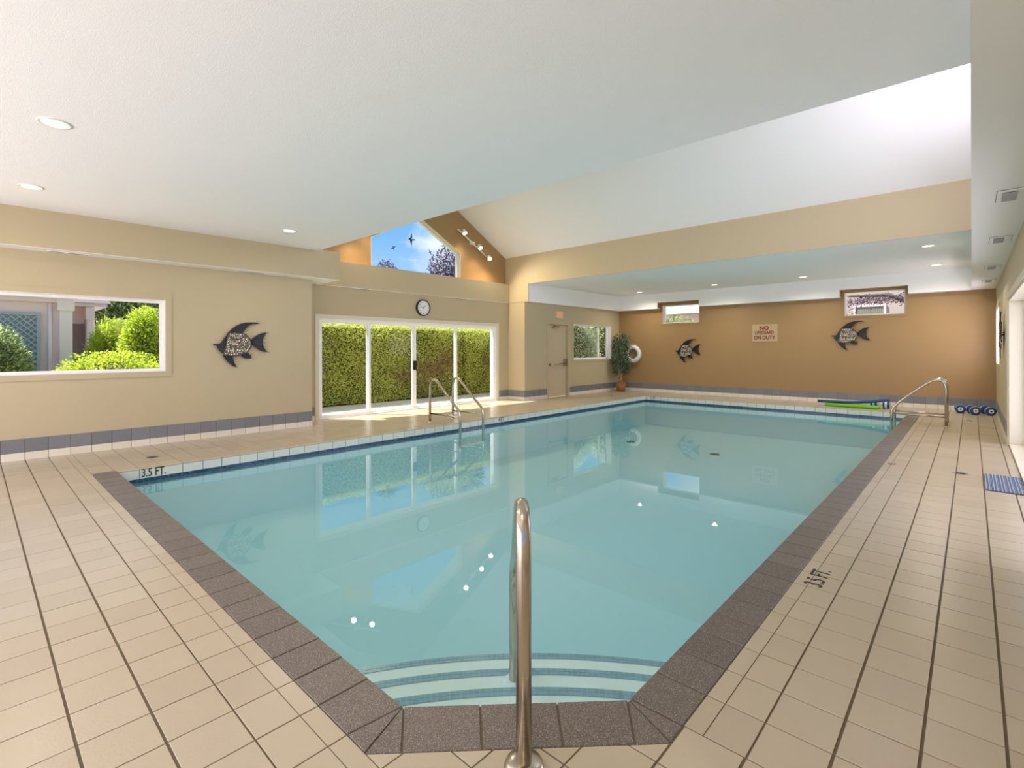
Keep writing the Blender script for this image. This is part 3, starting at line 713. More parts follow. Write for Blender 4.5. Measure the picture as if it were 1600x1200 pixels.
for y0, lb in ((0.62, 'slot air grille under the left soffit at the left picture edge'), (2.72, 'slot air grille under the left soffit above the left fish'),
               (5.0, 'slot air grille under the shelf above the left sliding door'), (7.6, 'slot air grille under the shelf right of the clock')):
    xx = -8.11 if y0 < 4 else -8.79
    t = thing('slot_grille', lb, 'vent', (xx, y0+0.2, ZS), 'slot grilles under the left soffit')
    m = MB().box(xx-0.03, xx+0.03, y0, y0+0.40, ZS-0.006, ZS); m.build('vent_plate', M_white, t)
    m = MB()
    for k in range(2): m.box(xx-0.022+k*0.028, xx-0.006+k*0.028, y0+0.02, y0+0.38, ZS-0.0075, ZS-0.006)
    m.build('slot', M_ventg, t)

# ------------------------------------------------------------------ hand rails
def arc_pts(pts, r, n=7):
    """round the inner corners of a polyline"""
    P = [Vector(p) for p in pts]; out = [P[0]]
    for i in range(1, len(P)-1):
        rr = r[i-1] if isinstance(r, (list, tuple)) else r
        a = (P[i-1]-P[i]); b = (P[i+1]-P[i]); ra = min(rr, a.length*0.49); rb = min(rr, b.length*0.49)
        p0 = P[i]+a.normalized()*ra; p1 = P[i]+b.normalized()*rb
        for k in range(n+1):
            s = k/n; out.append(p0*(1-s)**2+P[i]*2*s*(1-s)+p1*s*s)
    out.append(P[-1]); return out
def ladder(name, label, base_x, sgn, ys_, reach=0.81):
    t = thing(name, label, 'pool ladder', (base_x, sum(ys_)/2, 0))
    for y in ys_:
        X = lambda u: base_x + sgn*u
        path = arc_pts([(X(0), y, -0.0), (X(0), y, 0.74), (X(0.155), y, 0.775), (X(0.52), y, 0.46), (X(reach), y, 0.235), (X(reach), y, -0.37)], [0.17, 0.16, 0.02, 0.09])
        rl = MB().tube(path, 0.021, 12).build('rail', M_steel, t)
        MB().lathe([(0.021, 0.012), (0.05, 0.010), (0.055, 0.0)], (X(0), y, 0), n=18).build('base_flange', M_steel, rl)
        MB().tube([(X(0.01), y, 0.145), (X(reach-0.01), y, 0.155)], 0.014, 10).build('cross_bar', M_steel, rl)
    for z in (-0.34,): MB().box(base_x+sgn*(reach-0.04), base_x+sgn*(reach+0.05), ys_[0], ys_[1], z-0.012, z+0.012).build('tread', M_vinyl, t)
ladder('pool_ladder', 'stainless steel pool ladder on the left deck before the sliding doors', -7.14, 1, (5.581, 6.117), 0.81)
ladder('pool_ladder', 'stainless steel pool ladder at the far right corner of the pool', -0.312, -1, (10.95, 11.44), 0.725)
t = thing('handrail', 'single stainless steel handrail in the foreground standing at the pool steps', 'handrail', (-1.025, 1.163, 0))
b0 = Vector((-1.025, 1.163)); e0 = Vector((-1.668, 1.822)); dv = (e0-b0).normalized(); L = (e0-b0).length
pt = lambda u, z: (b0.x+dv.x*u, b0.y+dv.y*u, z)
path = arc_pts([pt(0, 0), pt(0, 0.745), pt(0.16, 0.785), pt(0.5, 0.46), pt(L, 0.20), pt(L, -0.35)], [0.17, 0.16, 0.02, 0.12], 10)
MB().tube(path, 0.0245, 24).build('rail', M_steel, t)
MB().lathe([(0.024, 0.015), (0.055, 0.012), (0.062, 0.0)], (b0.x, b0.y, 0), n=28).build('base_flange', M_steel, t)
MB().lathe([(0.024, 0.006), (0.055, 0.005), (0.06, 0.0)], (e0.x, e0.y, -0.35), n=28).build('step_flange', M_vinyl, t)

# ------------------------------------------------------------------ depth marks on the tiles
def marks(s, size, loc, rot, label, sx=0.8, bold=0.0):
    me = text_mesh(s, size, 0.0004, 'CENTER', sx, bold); me.materials.clear(); me.materials.append(M_text)
    o = bpy.data.objects.new('depth_marking', me); C.objects.link(o); o.location = loc; o.rotation_euler = rot; tag(o, label, 'marking'); return o
marks('3.5 FT.', 0.125, (XP+0.0015, 1.378, -0.058), ROT_LEFT, 'black 3.5 FT. depth marking on the left pool edge tiles at the near corner', 0.66, 0.0015)
marks('4 FT', 0.118, (XP+0.0015, 6.94, -0.062), ROT_LEFT, 'black 4 FT depth marking on the left pool edge right of the ladder', 0.72, 0.0015)
marks('4.5 FT', 0.11, (-6.45, YF-0.0015, -0.062), ROT_BACK, 'tiny depth marking on the far pool edge tiles at the far left corner', 0.6)
marks('3.5 FT.', 0.125, (-0.635, 3.235, 0.0012), (0, 0, PI/2), 'black 3.5 FT. depth marking on the right deck close to the coping', 0.78, 0.001)
marks('4 FT.', 0.10, (-0.655, 6.98, 0.0012), (0, 0, PI/2), 'small worn depth marking on the right deck beside the coping halfway along', 0.6)

# ------------------------------------------------------------------ deck drains
M_drain = mat('drain metal', (0.25, 0.23, 0.21), 0.4, metal=0.8)
for x, y, lb in ((-0.088, 6.91, 'round metal floor drain on the right deck in line with the door mat'), (-0.03, 12.0, 'round floor drain on the right deck before the foam dumbbells'),
                 (-7.266, 1.485, 'round floor drain on the left deck near the corner depth marking'), (-7.26, 11.9, 'round floor drain on the left deck before the exit door'), (-3.3, 13.3, 'round floor drain on the deck under the back wall')):
    t = thing('floor_drain', lb, 'drain', (x, y, 0)); MB().lathe([(0.0001, 0.0022), (0.048, 0.0022), (0.060, 0.0028), (0.064, 0.0)], (x, y, 0.0004), n=22).build('drain_plate', M_drain, t)
    m = MB()
    for k in range(-3, 4): m.box(x-0.035, x+0.035, y+k*0.011-0.002, y+k*0.011+0.002, 0.0026, 0.0034)
    m.build('slot', M_dark, t)

# ------------------------------------------------------------------ clock
cy, cz = 6.684, 2.20
t = thing('wall_clock', 'round wall clock with black rim above the sliding doors', 'clock', (XD, cy, cz))
MB().lathe([(0.0001, 0.002), (0.175, 0.002), (0.182, 0.02), (0.178, 0.05), (0.160, 0.056), (0.155, 0.045)], (XD, cy, cz), 'x', 40).build('rim', M_black, t)
fc = MB().lathe([(0.0001, 0.040), (0.158, 0.040)], (XD, cy, cz), 'x', 40, False).build('clock_face', mat('clock face', (0.78, 0.80, 0.76), 0.35), t)
M_grey = mat('grey print', (0.10, 0.10, 0.10), 0.5)
for k in range(1, 13):
    q = 2*PI*k/12; text(str(k), 0.045, (XD+0.0415, cy+0.127*math.sin(q), cz+0.127*math.cos(q)), ROT_LEFT, M_grey, fc, 'numeral')
def hand(q, ln, wd, xo):
    d = (math.sin(q), math.cos(q)); n = (d[1], -d[0]); poly = [(-0.02*d[0]+n[0]*wd, -0.02*d[1]+n[1]*wd), (ln*d[0]+n[0]*wd*0.5, ln*d[1]+n[1]*wd*0.5), (ln*d[0]-n[0]*wd*0.5, ln*d[1]-n[1]*wd*0.5), (-0.02*d[0]-n[0]*wd, -0.02*d[1]-n[1]*wd)]
    MB().prism([(cy+a, cz+b) for a, b in poly], XD+xo, XD+xo+0.002, fx).build('hand', M_black, t)
hand(math.radians(46), 0.075, 0.006, 0.044); hand(math.radians(274), 0.115, 0.004, 0.047)
MB().lathe([(0.0001, 0.052), (0.01, 0.050), (0.01, 0.042)], (XD, cy, cz), 'x', 12).build('hub', M_black, t)

# ------------------------------------------------------------------ exit sign
t = thing('exit_sign', 'small pale exit sign with orange letters above the exit door', 'exit sign', (XL, 10.82, 2.22))
MB().box(XL, XL+0.05, 10.69, 10.95, 2.13, 2.315).build('housing', mat('sign cream', (0.72, 0.62, 0.42), 0.4), t)
M_exit = mat('exit orange', (0.8, 0.2, 0.05), 0.4, emit=(1.0, 0.22, 0.05), estr=0.35)
MB().box(XL+0.05, XL+0.0525, 10.71, 10.93, 2.15, 2.295).build('sign_face', mat('sign face', (0.72, 0.60, 0.42), 0.4), t)
text('EXIT', 0.15, (XL+0.054, 10.82, 2.222), ROT_LEFT, M_exit, t, sx=0.60, bold=0.005)

# ------------------------------------------------------------------ no lifeguard sign
t = thing('warning_sign', 'tan sign reading NO LIFEGUARD ON DUTY in dark red letters', 'sign', (-3.945, YB, 1.47))
MB().box(-4.25, -3.64, YB-0.012, YB, 1.475, 1.925).build('board', mat('sign board', (0.47, 0.34, 0.19), 0.4), t)
M_red = mat('dark red letters', (0.20, 0.02, 0.012), 0.5)
text('NO', 0.135, (-3.96, YB-0.0135, 1.822), ROT_BACK, M_red, t, sx=1.05, bold=0.006)
text('LIFEGUARD', 0.125, (-3.955, YB-0.0135, 1.705), ROT_BACK, M_red, t, sx=0.70, bold=0.004)
text('ON DUTY', 0.13, (-3.955, YB-0.0135, 1.575), ROT_BACK, M_red, t, sx=0.86, bold=0.005)

# ------------------------------------------------------------------ life ring
t = thing('life_ring', 'white life ring hanging on the tan wall behind the fig tree', 'life ring', (-7.725, YB, 1.14))
m = MB(); R1, r1 = 0.213, 0.062; prof = [(R1+r1*math.cos(a), r1*math.sin(a)*0.8-0.055) for a in [2*PI*k/14 for k in range(15)]]
m.lathe(prof, (-7.725, YB, 1.14), 'y', 44).build('ring', mat('ring white', (0.80, 0.78, 0.78), 0.4), t)
rp = MB()
for k in range(4):
    a0 = PI/4+k*PI/2; P_ = [(-7.725+(0.285+0.02*math.sin(s*PI))*math.cos(a0+s*PI/2), YB-0.055, 1.14+(0.285+0.02*math.sin(s*PI))*math.sin(a0+s*PI/2)) for s in [i/8 for i in range(9)]]
    rp.tube(P_, 0.005, 6)
rp.build('rope', M_trim, t)
m = MB()
for k in range(4):
    a0 = PI/4+k*PI/2; c = Vector((-7.725+R1*math.cos(a0), YB-0.055, 1.14+R1*math.sin(a0))); u = Vector((math.cos(a0), 0, math.sin(a0)))
    tg = Vector((-math.sin(a0), 0, math.cos(a0))); m = MB(); m.tube([c-tg*0.02, c+tg*0.02], r1+0.004, 14, caps=False); m.build('strap', M_vinyl, t)

# ------------------------------------------------------------------ fish sculptures
FISH = {
'head': [(-0.409,0.008),(-0.373,0.007),(-0.329,0.009),(-0.305,0.027),(-0.28,0.072),(-0.223,0.149),(-0.231,0.09),(-0.241,0.018),(-0.256,-0.054),(-0.277,-0.108),(-0.291,-0.133),(-0.329,-0.098),(-0.353,-0.054),(-0.369,-0.018),(-0.401,-0.018),(-0.41,-0.008)],
'dorsal_fin': [(-0.223,0.163),(-0.165,0.227),(-0.098,0.284),(-0.03,0.318),(0.056,0.34),(0.143,0.345),(0.227,0.342),(0.218,0.321),(0.125,0.315),(0.081,0.29),(0.038,0.242),(0.012,0.195),(-0.018,0.174),(-0.082,0.179),(-0.157,0.178),(-0.207,0.163)],
'tail_fin': [(0.103,0.049),(0.151,0.105),(0.213,0.153),(0.285,0.183),(0.354,0.194),(0.317,0.146),(0.294,0.089),(0.289,0.022),(0.307,-0.044),(0.335,-0.087),(0.367,-0.12),(0.303,-0.115),(0.231,-0.082),(0.169,-0.03),(0.125,0.016)],
'belly_fin': [(-0.285,-0.157),(-0.232,-0.171),(-0.141,-0.176),(-0.14,-0.217),(-0.125,-0.272),(-0.087,-0.353),(-0.141,-0.331),(-0.199,-0.28),(-0.249,-0.22)],
'anal_fin': [(-0.031,-0.159),(0.011,-0.127),(0.072,-0.128),(0.111,-0.165),(0.124,-0.212),(0.072,-0.222),(0.02,-0.211),(-0.014,-0.187)]}
BODY = [(-0.223,0.163),(-0.157,0.178),(-0.082,0.179),(-0.018,0.174),(0.038,0.15),(0.081,0.104),(0.114,0.04),(0.116,0.002),(0.098,-0.054),(0.063,-0.109),(0.011,-0.137),(-0.049,-0.164),(-0.116,-0.174),(-0.199,-0.173),(-0.281,-0.143),(-0.256,-0.072),(-0.24,0.018),(-0.23,0.09)]
RIBS = {'dorsal_fin': [((-0.20,0.17),(-0.02,0.312),(0.20,0.335)), ((-0.14,0.18),(-0.01,0.28),(0.10,0.315)), ((-0.09,0.18),(0.0,0.25),(0.06,0.275)), ((-0.04,0.18),(0.0,0.21),(0.03,0.23))],
        'tail_fin': [((0.11,0.045),(0.20,0.12),(0.33,0.18)), ((0.11,0.04),(0.20,0.085),(0.30,0.12)), ((0.11,0.035),(0.2,0.04),(0.29,0.05)), ((0.115,0.03),(0.2,-0.005),(0.295,-0.03)), ((0.12,0.02),(0.22,-0.06),(0.34,-0.11))],
        'belly_fin': [((-0.26,-0.17),(-0.22,-0.25),(-0.12,-0.335)), ((-0.22,-0.175),(-0.19,-0.23),(-0.115,-0.315)), ((-0.18,-0.178),(-0.16,-0.22),(-0.13,-0.27))],
        'anal_fin': [((-0.02,-0.165),(0.03,-0.19),(0.10,-0.20)), ((0.0,-0.15),(0.04,-0.165),(0.10,-0.18))]}
def inside(p, poly):
    c = False; j = len(poly)-1
    for i in range(len(poly)):
        if (poly[i][1] > p[1]) != (poly[j][1] > p[1]) and p[0] < (poly[j][0]-poly[i][0])*(p[1]-poly[i][1])/(poly[j][1]-poly[i][1])+poly[i][0]: c = not c
        j = i
    return c
def poly_dist(p, poly):
    d = 9
    for i in range(len(poly)):
        a = Vector(poly[i]); b = Vector(poly[(i+1) % len(poly)]); q = Vector(p); s = max(0, min(1, (q-a).dot(b-a)/(b-a).length_squared)); d = min(d, (a+(b-a)*s-q).length)
    return d
def dome(mb, poly, out, n0, th=0.006):      # slightly bulged plate: u=x, v=z, toward viewer = -y
    n = len(poly); cu = sum(p[0] for p in poly)/n; cv = sum(p[1] for p in poly)/n
    # sub-divided by centroid fan only when star shaped; otherwise a plain plate
    mb.prism(poly, n0-th, n0, lambda a, b, c: (a, c, b))
M_fish = mat('burnt black metal', (0.016, 0.015, 0.018), 0.38, metal=0.35)
M_fishm = mat('bronze mesh', (0.13, 0.105, 0.07), 0.4, metal=0.5)
M_studw = mat('cream stud', (0.85, 0.80, 0.68), 0.3); M_studd = mat('dark stud', (0.03, 0.018, 0.012), 0.3)
rr = random.Random(3); studs = []
tries = 0
while len(studs) < 150 and tries < 30000:
    tries += 1; p = (rr.uniform(-0.28, 0.12), rr.uniform(-0.175, 0.18)); r0 = rr.choice([0.006, 0.007, 0.009, 0.012])
    if inside(p, BODY) and poly_dist(p, BODY) > r0+0.004 and all((p[0]-q[0])**2+(p[1]-q[1])**2 > (r0+q[2]+0.0035)**2 for q in studs): studs.append((*p, r0))
def make_fish(label):
    t = thing('fish_wall_sculpture', label, 'wall sculpture', (0, 0, 0), 'fish wall sculptures')
    for k, poly in FISH.items():
        m = MB(); dome(m, poly, None, -0.035 if k != 'head' else -0.04, 0.004); fin = m.build(k, M_fish, t)
        if k in RIBS:
            m = MB()
            for rb in RIBS[k]:
                pts = [(p[0], -0.043, p[1]) for p in rb]
                m.tube(arc_pts([pts[0], pts[1], pts[2]], 0.1, 5), 0.0035, 6)
            m.build('rib', M_fish, fin)
    m = MB()       # wire fringe past the fins
    for a, b in (((0.22,0.338),(0.262,0.342)), ((0.22,0.325),(0.25,0.325)), ((0.08,0.29),(0.13,0.292)), ((0.05,0.26),(0.11,0.262)), ((0.03,0.225),(0.09,0.228)), ((0.02,0.2),(0.07,0.206)),
                 ((0.345,0.19),(0.392,0.19)), ((0.31,0.14),(0.345,0.145)), ((0.295,0.09),(0.335,0.094)), ((0.29,0.03),(0.33,0.03)), ((0.30,-0.03),(0.34,-0.035)), ((0.33,-0.08),(0.36,-0.09)), ((0.36,-0.118),(0.40,-0.122)),
                 ((-0.14,-0.21),(-0.115,-0.225)), ((-0.13,-0.25),(-0.10,-0.268)), ((-0.11,-0.30),(-0.08,-0.315)), ((-0.09,-0.348),(-0.06,-0.362)), ((0.12,-0.2),(0.15,-0.19)), ((0.11,-0.165),(0.14,-0.14))):
        m.tube([(a[0], -0.036, a[1]), (b[0], -0.036, b[1])], 0.0018, 5)
    o = m.build('fringe_wire', M_fish, t); o['kind'] = 'stuff'
    m = MB(); m.prism(BODY, -0.050, -0.047, lambda a, b, c: (a, c, b)); bd = m.build('body_plate', M_fishm, t)
    m = MB(); bp = [(p[0], -0.05, p[1]) for p in BODY]; m.tube(bp+[bp[0]], 0.005, 6, caps=False); m.build('body_rim', M_fish, bd)
    mw, md = MB(), MB()
    for i, (a, b, r0) in enumerate(studs):
        (md if i % 3 == 1 else mw).lathe([(0.0001, -r0*0.7), (r0*0.6, -r0*0.55), (r0, 0)], (a, -0.0505, b), 'y', 7)
    o = mw.build('light_stud', M_studw, bd); o['kind'] = 'stuff'; o = md.build('dark_stud', M_studd, bd); o['kind'] = 'stuff'
    MB().tube([(-0.06, 0, 0.0), (-0.06, -0.047, 0.0)], 0.012, 8).build('wall_standoff', M_fish, t); MB().tube([(0.2, 0, 0.03), (0.2, -0.036, 0.03)], 0.006, 8).build('wall_standoff', M_fish, t)
    return t
def children(o): return [c for c in bpy.data.objects if c.parent == o]
def copy_tree(o, parent=None):
    c = o.copy(); C.objects.link(c); c.parent = parent
    for ch in children(o): copy_tree(ch, c)
    return c
f1 = make_fish('black metal fish sculpture with studded body on the beige left wall')
kids = {}
f2 = copy_tree(f1); f3 = copy_tree(f1); f4 = copy_tree(f1)
f1.location = (XL, 2.83, 1.375); f1.rotation_euler = (0, 0, PI/2)
f2.location = (-5.96, YB, 1.235); f2['label'] = 'black metal fish sculpture on the tan wall under the left back window'
f3.location = (-2.06, YB, 1.595); f3['label'] = 'black metal fish sculpture on the tan wall under the right back window'
f4.location = (XR, 10.55, 1.49); f4.rotation_euler = (0, 0, -PI/2); f4['label'] = 'black metal fish sculpture seen edge on along the right wall'
for f in (f2, f3): f.scale = (0.97, 1, 0.97)

# ------------------------------------------------------------------ birds on the gable window
def bird(y, z, s, rot, label, flip=1, tall=1.0):
    poly = [(0.0,0.03),(0.05,0.10),(0.045,0.20),(0.02,0.30),(-0.02,0.16),(-0.045,0.08),(-0.12,0.045),(-0.155,0.02),(-0.12,0.005),(-0.06,-0.02),(-0.05,-0.08),(-0.015,-0.19),(0.01,-0.30),(0.035,-0.18),(0.045,-0.06),(0.06,-0.015),(0.13,-0.01),(0.22,0.02),(0.16,0.035),(0.22,0.06),(0.12,0.045)]
    cr_, sr = math.cos(rot), math.sin(rot)
    pts = [((a*cr_-b*sr)*s*flip, (a*sr+b*cr_)*s*tall) for a, b in poly]
    xo = GX-0.1415
    o = MB().prism([(y+a, z+b) for a, b in pts], xo, xo+0.002, fx).build('bird_decal', M_black, origin=(xo, y, z)); tag(o, label, 'decal', 'bird decals on the gable window'); return o
bird(6.56, 3.70, 0.52, 0.0, 'largest black bird silhouette in the middle of the gable window')
bird(6.10, 3.46, 0.27, 2.2, 'small black bird silhouette on the left of the gable window')
bird(7.08, 3.50, 0.25, 0.5, 'small thin bird silhouette on the right of the gable window')

# ------------------------------------------------------------------ fig tree in a basket
px_, py_ = -7.90, 13.50
t = thing('potted_fig_tree', 'leafy fig tree with twisted trunk in a brown basket in the far left corner', 'plant', (px_, py_, 0))
M_basket = piece_mat('woven basket', [(0.25, 0.11, 0.03), (0.42, 0.20, 0.06), (0.33, 0.15, 0.045)], 0.6, bump=0.3, bscale=80)
bk = MB().lathe([(0.0001, 0.0), (0.115, 0.0), (0.128, 0.12), (0.133, 0.25), (0.122, 0.25), (0.118, 0.20)], (px_, py_, 0), n=28).build('basket', M_basket, t)
m = MB()
for k in range(28):
    a = 2*PI*k/28; m.tube([(px_+0.118*math.cos(a), py_+0.118*math.sin(a), 0.0), (px_+0.136*math.cos(a), py_+0.136*math.sin(a), 0.25)], 0.006, 5)
m.build('woven_rib', M_basket, bk)
m = MB(); m.lathe([(0.128, 0.235), (0.142, 0.245), (0.142, 0.262), (0.125, 0.262)], (px_, py_, 0), n=28).build('basket_rim', M_basket, bk)
MB().lathe([(0.0001, 0.215), (0.12, 0.205)], (px_, py_, 0), n=20).build('soil', mat('moss', (0.30, 0.24, 0.10), 0.9, var=0.3, vscale=40), t)
M_trunk = mat('fig bark', (0.50, 0.33, 0.19), 0.8, bump=0.3, bscale=60)
for ph in (0, PI):
    m = MB(); m.tube([(px_+0.035*math.cos(ph+z*9), py_+0.035*math.sin(ph+z*9), 0.2+z) for z in [i*0.03 for i in range(26)]], [0.014-0.0002*i for i in range(26)], 7); m.build('trunk', M_trunk, t)
m = MB(); br = random.Random(5)
twigs = []
for k in range(64):
    z = br.uniform(0.70, 1.78); a = br.uniform(0, 2*PI); f_ = math.sin((z-0.45)/1.4*PI); l_ = 0.16+0.15*f_*br.random()
    p0 = Vector((px_, py_, z-0.12)); p1 = p0+Vector((math.cos(a)*l_*0.6, math.sin(a)*l_*0.6, 0.12)); p2 = p0+Vector((math.cos(a)*l_, math.sin(a)*l_, br.uniform(-0.12, 0.16)))
    twigs.append((p0, p1, p2)); m.tube([p0, p1, p2], [0.005, 0.003, 0.0015], 5)
m.build('branch', M_trunk, t)
def leaf(mb, p, d, n, L, W):
    d = d.normalized(); s = d.cross(n).normalized(); n = s.cross(d)
    v = [p, p+d*L*0.45+s*W*0.5-n*W*0.12, p+d*L, p+d*L*0.45-s*W*0.5-n*W*0.12, p+d*L*0.5+n*W*0.08]
    mb.add([tuple(q) for q in v], [(0, 1, 4), (1, 2, 4), (2, 3, 4), (3, 0, 4)])
M_fig = piece_mat('fig leaves', [(0.012, 0.035, 0.018), (0.03, 0.09, 0.04), (0.09, 0.20, 0.09), (0.30, 0.42, 0.28)], 0.3, bump=0, transl=0.15)
m = MB()
for (p0, p1, p2) in twigs:
    for _ in range(38):
        q = p1.lerp(p2, br.uniform(0.2, 1.15)); c = q + Vector((br.gauss(0, .038), br.gauss(0, .038), br.gauss(-0.03, .055)))
        d = Vector((br.uniform(-.7, .7), br.uniform(-.7, .7), br.uniform(-1.4, 0.0)))
        leaf(m, c, d, Vector((br.uniform(-1, 1), br.uniform(-1, 1), 1)), br.uniform(0.05, 0.085), br.uniform(0.024, 0.036))
# keep the leaves this side of both walls
m.v = [(max(p[0], XL+0.02), min(p[1], YB-0.07), p[2]) for p in m.v]
o = m.build('foliage', M_fig, t); o['kind'] = 'stuff'

# ------------------------------------------------------------------ foam dumbbells, noodles, mat
M_navy = mat('navy foam', (0.015, 0.06, 0.17), 0.7, bump=0.2, bscale=150); M_wf = mat('white foam', (0.75, 0.80, 0.85), 0.7, bump=0.2, bscale=150)
def dumbbell(x, y, ang, label):
    t = thing('foam_dumbbell', label, 'dumbbell', (0, 0, 0), 'foam dumbbells on the right deck')
    R0 = 0.08
    for s in (-1, 1):
        a = MB(); c0 = s*0.085
        a.lathe([(0.02, c0), (R0-0.008, c0), (R0, c0+s*0.008), (R0, c0+s*0.032), (R0-0.008, c0+s*0.04), (0.02, c0+s*0.04)], (0, 0, R0), 'y', 26); ao = a.build('foam_disc', M_wf if False else M_navy, t)
        MB().lathe([(0.02, c0+s*0.04), (R0-0.006, c0+s*0.04), (R0+0.001, c0+s*0.046), (R0+0.001, c0+s*0.054), (R0-0.006, c0+s*0.06), (0.02, c0+s*0.06)], (0, 0, R0), 'y', 26).build('foam_disc', M_wf, t)
        b = MB(); b.lathe([(0.02, c0+s*0.06), (R0-0.008, c0+s*0.06), (R0, c0+s*0.068), (R0, c0+s*0.092), (R0-0.008, c0+s*0.10), (0.036, c0+s*0.10)], (0, 0, R0), 'y', 26); b.build('foam_disc', M_navy, t)
        b = MB(); b.lathe([(0.040, c0+s*0.101), (0.022, c0+s*0.103), (0.016, c0+s*0.104)], (0, 0, R0), 'y', 20); b.build('end_ring', M_wf, t)
        b = MB(); b.lathe([(0.0001, c0+s*0.098), (0.022, c0+s*0.099)], (0, 0, R0), 'y', 16); b.build('end_hole', M_dark, t)
    MB().tube([(0, -0.085, R0), (0, 0.085, R0)], 0.015, 12).build('handle', M_vinyl, t)
    t.location = (x, y, 0.0015); t.rotation_euler = (0, 0, ang); return t
dumbbell(-0.175, 13.48, math.radians(4), 'blue and white foam dumbbell nearest the ladder, leftmost of the three')
dumbbell(0.02, 13.30, math.radians(12), 'blue and white foam dumbbell in the middle of the three, turned left')
dumbbell(0.225, 13.36, math.radians(16), 'blue and white foam dumbbell by the right wall, rightmost of the three')
M_green = mat('lime foam', (0.16, 0.50, 0.015), 0.7, bump=0.3, bscale=60, var=0.15, vscale=12); M_blue = mat('blue foam', (0.02, 0.085, 0.22), 0.7, bump=0.2, bscale=120)
def noodle(pts, r, mt, label, grp):
    P_ = arc_pts(pts, 0.2, 6); m = MB(); m.tube(P_, r, 14)
    o = m.build('pool_noodle', mt); tag(o, label, 'pool noodle', grp); return o
noodle([(-2.43, 13.05, 0.036), (-1.95, 13.02, 0.036), (-1.44, 12.98, 0.036)], 0.035, M_green, 'bright green pool noodle nearest the water on the far deck', 'foam noodles on the far deck')
noodle([(-2.40, 13.125, 0.036), (-2.0, 13.13, 0.036), (-1.42, 13.10, 0.036)], 0.035, M_green, 'bright green pool noodle behind the other green one', 'foam noodles on the far deck')
noodle([(-2.58, 13.10, 0.100), (-2.0, 13.09, 0.105), (-1.60, 13.12, 0.14), (-1.28, 13.15, 0.205)], 0.032, M_blue, 'long blue pool noodle lying on top of the green noodles', 'foam noodles on the far deck')
t = thing('foam_dumbbell', 'blue and white foam dumbbell under the blue noodle', 'dumbbell', (-1.45, 13.28, 0))
m = MB()
for a, b, mt_ in ((-1.62, -1.58, M_navy), (-1.58, -1.54, M_wf), (-1.54, -1.51, M_navy), (-1.40, -1.37, M_navy), (-1.37, -1.33, M_wf), (-1.33, -1.29, M_navy)):
    MB().lathe([(0.012, a), (0.07, a), (0.076, (a+b)/2), (0.07, b), (0.012, b)], (0, 13.27, 0.077), 'x', 22).build('foam_disc', mt_, t)
MB().tube([(-1.51, 13.27, 0.077), (-1.40, 13.27, 0.077)], 0.014, 10).build('handle', M_vinyl, t)
# striped door mat
t = thing('door_mat', 'blue grey ribbed door mat on the right deck by the sliding doors', 'mat', (0.36, 6.6, 0))
y0, y1, x0, x1 = 6.24, 7.03, 0.092, 0.354
MB().box(x0, x1, y0, y1, 0.001, 0.006).build('backing', mat('mat backing', (0.05, 0.06, 0.08), 0.9), t)
Mr = [mat('mat rib light', (0.36, 0.40, 0.48), 0.9, bump=0.4, bscale=300), mat('mat rib blue', (0.12, 0.17, 0.28), 0.9, bump=0.4, bscale=300), mat('mat rib grey', (0.22, 0.24, 0.29), 0.9, bump=0.4, bscale=300)]
k = 0; xx = x0+0.003
while xx < x1-0.006:
    MB().box(xx, xx+0.0075, y0+0.004, y1-0.004, 0.006, 0.012).build('rib', Mr[[0, 1, 0, 2, 1][k % 5]], t); xx += 0.0105; k += 1

# ------------------------------------------------------------------ outdoors
M_patio = mat('patio concrete', (0.80, 0.74, 0.68), 0.85, bump=0.3, bscale=40, var=0.06, vscale=2)
M_grass = mat('sun bounce ground', (0.55, 0.50, 0.42), 0.95, bump=0.8, bscale=60, var=0.25, vscale=6)  # ground made pale to throw sunlight onto the pink house
m = MB(); m.box(-60, XD-WT, -40, 60, -0.25, -0.06); m.box(XR+WT, 50, -40, 60, -0.25, -0.06); m.box(XD-WT, XR+WT, YB+WT, 60, -0.25, -0.06); m.box(XD-WT, XR+WT, -40, YREAR-WT, -0.25, -0.06)
o = m.build('ground', M_grass); tag(o, 'pale sun bounce ground around the building', 'ground', kind='structure')
struct(MB().box(-10.8, XD-WT, 3.0, 15.2, -0.06, -0.015).build('patio', M_patio), 'pale concrete patio strip between the sliding doors and the hedge')
struct(MB().box(XR+WT, 5, 3.0, 10.5, -0.06, -0.015).build('patio', M_patio), 'pale concrete patio outside the right doors')
GREENS = [(0.32, 0.34, 0.08), (0.58, 0.64, 0.14), (0.80, 0.84, 0.22), (0.92, 0.93, 0.38)]
M_hedge = piece_mat('hedge leaves', GREENS, 0.5, bump=0, transl=0.6)
M_lime = piece_mat('lime leaves', [(0.36, 0.46, 0.03), (0.60, 0.72, 0.05), (0.80, 0.86, 0.14)], 0.5, bump=0, transl=0.5)
M_olive = piece_mat('olive leaves', [(0.12, 0.20, 0.05), (0.28, 0.38, 0.12), (0.48, 0.56, 0.22), (0.66, 0.66, 0.40)], 0.5, bump=0, transl=0.5)
M_paleleaf = piece_mat('brightened olive leaves', [(0.25, 0.32, 0.12), (0.55, 0.62, 0.32), (0.78, 0.80, 0.55), (0.62, 0.50, 0.40)], 0.5, bump=0, transl=0.5)  # paler copy of the olive leaves, making up for shade on the shrubs
M_brownleaf = piece_mat('dry leaves', [(0.20, 0.10, 0.04), (0.35, 0.20, 0.09), (0.48, 0.33, 0.16)], 0.7, bump=0, transl=0.2)
M_plum = piece_mat('plum leaves', [(0.04, 0.02, 0.035), (0.10, 0.05, 0.08), (0.19, 0.11, 0.15)], 0.5, bump=0, transl=0.2)
M_inner = mat('dark inner foliage', (0.10, 0.105, 0.035), 0.95)
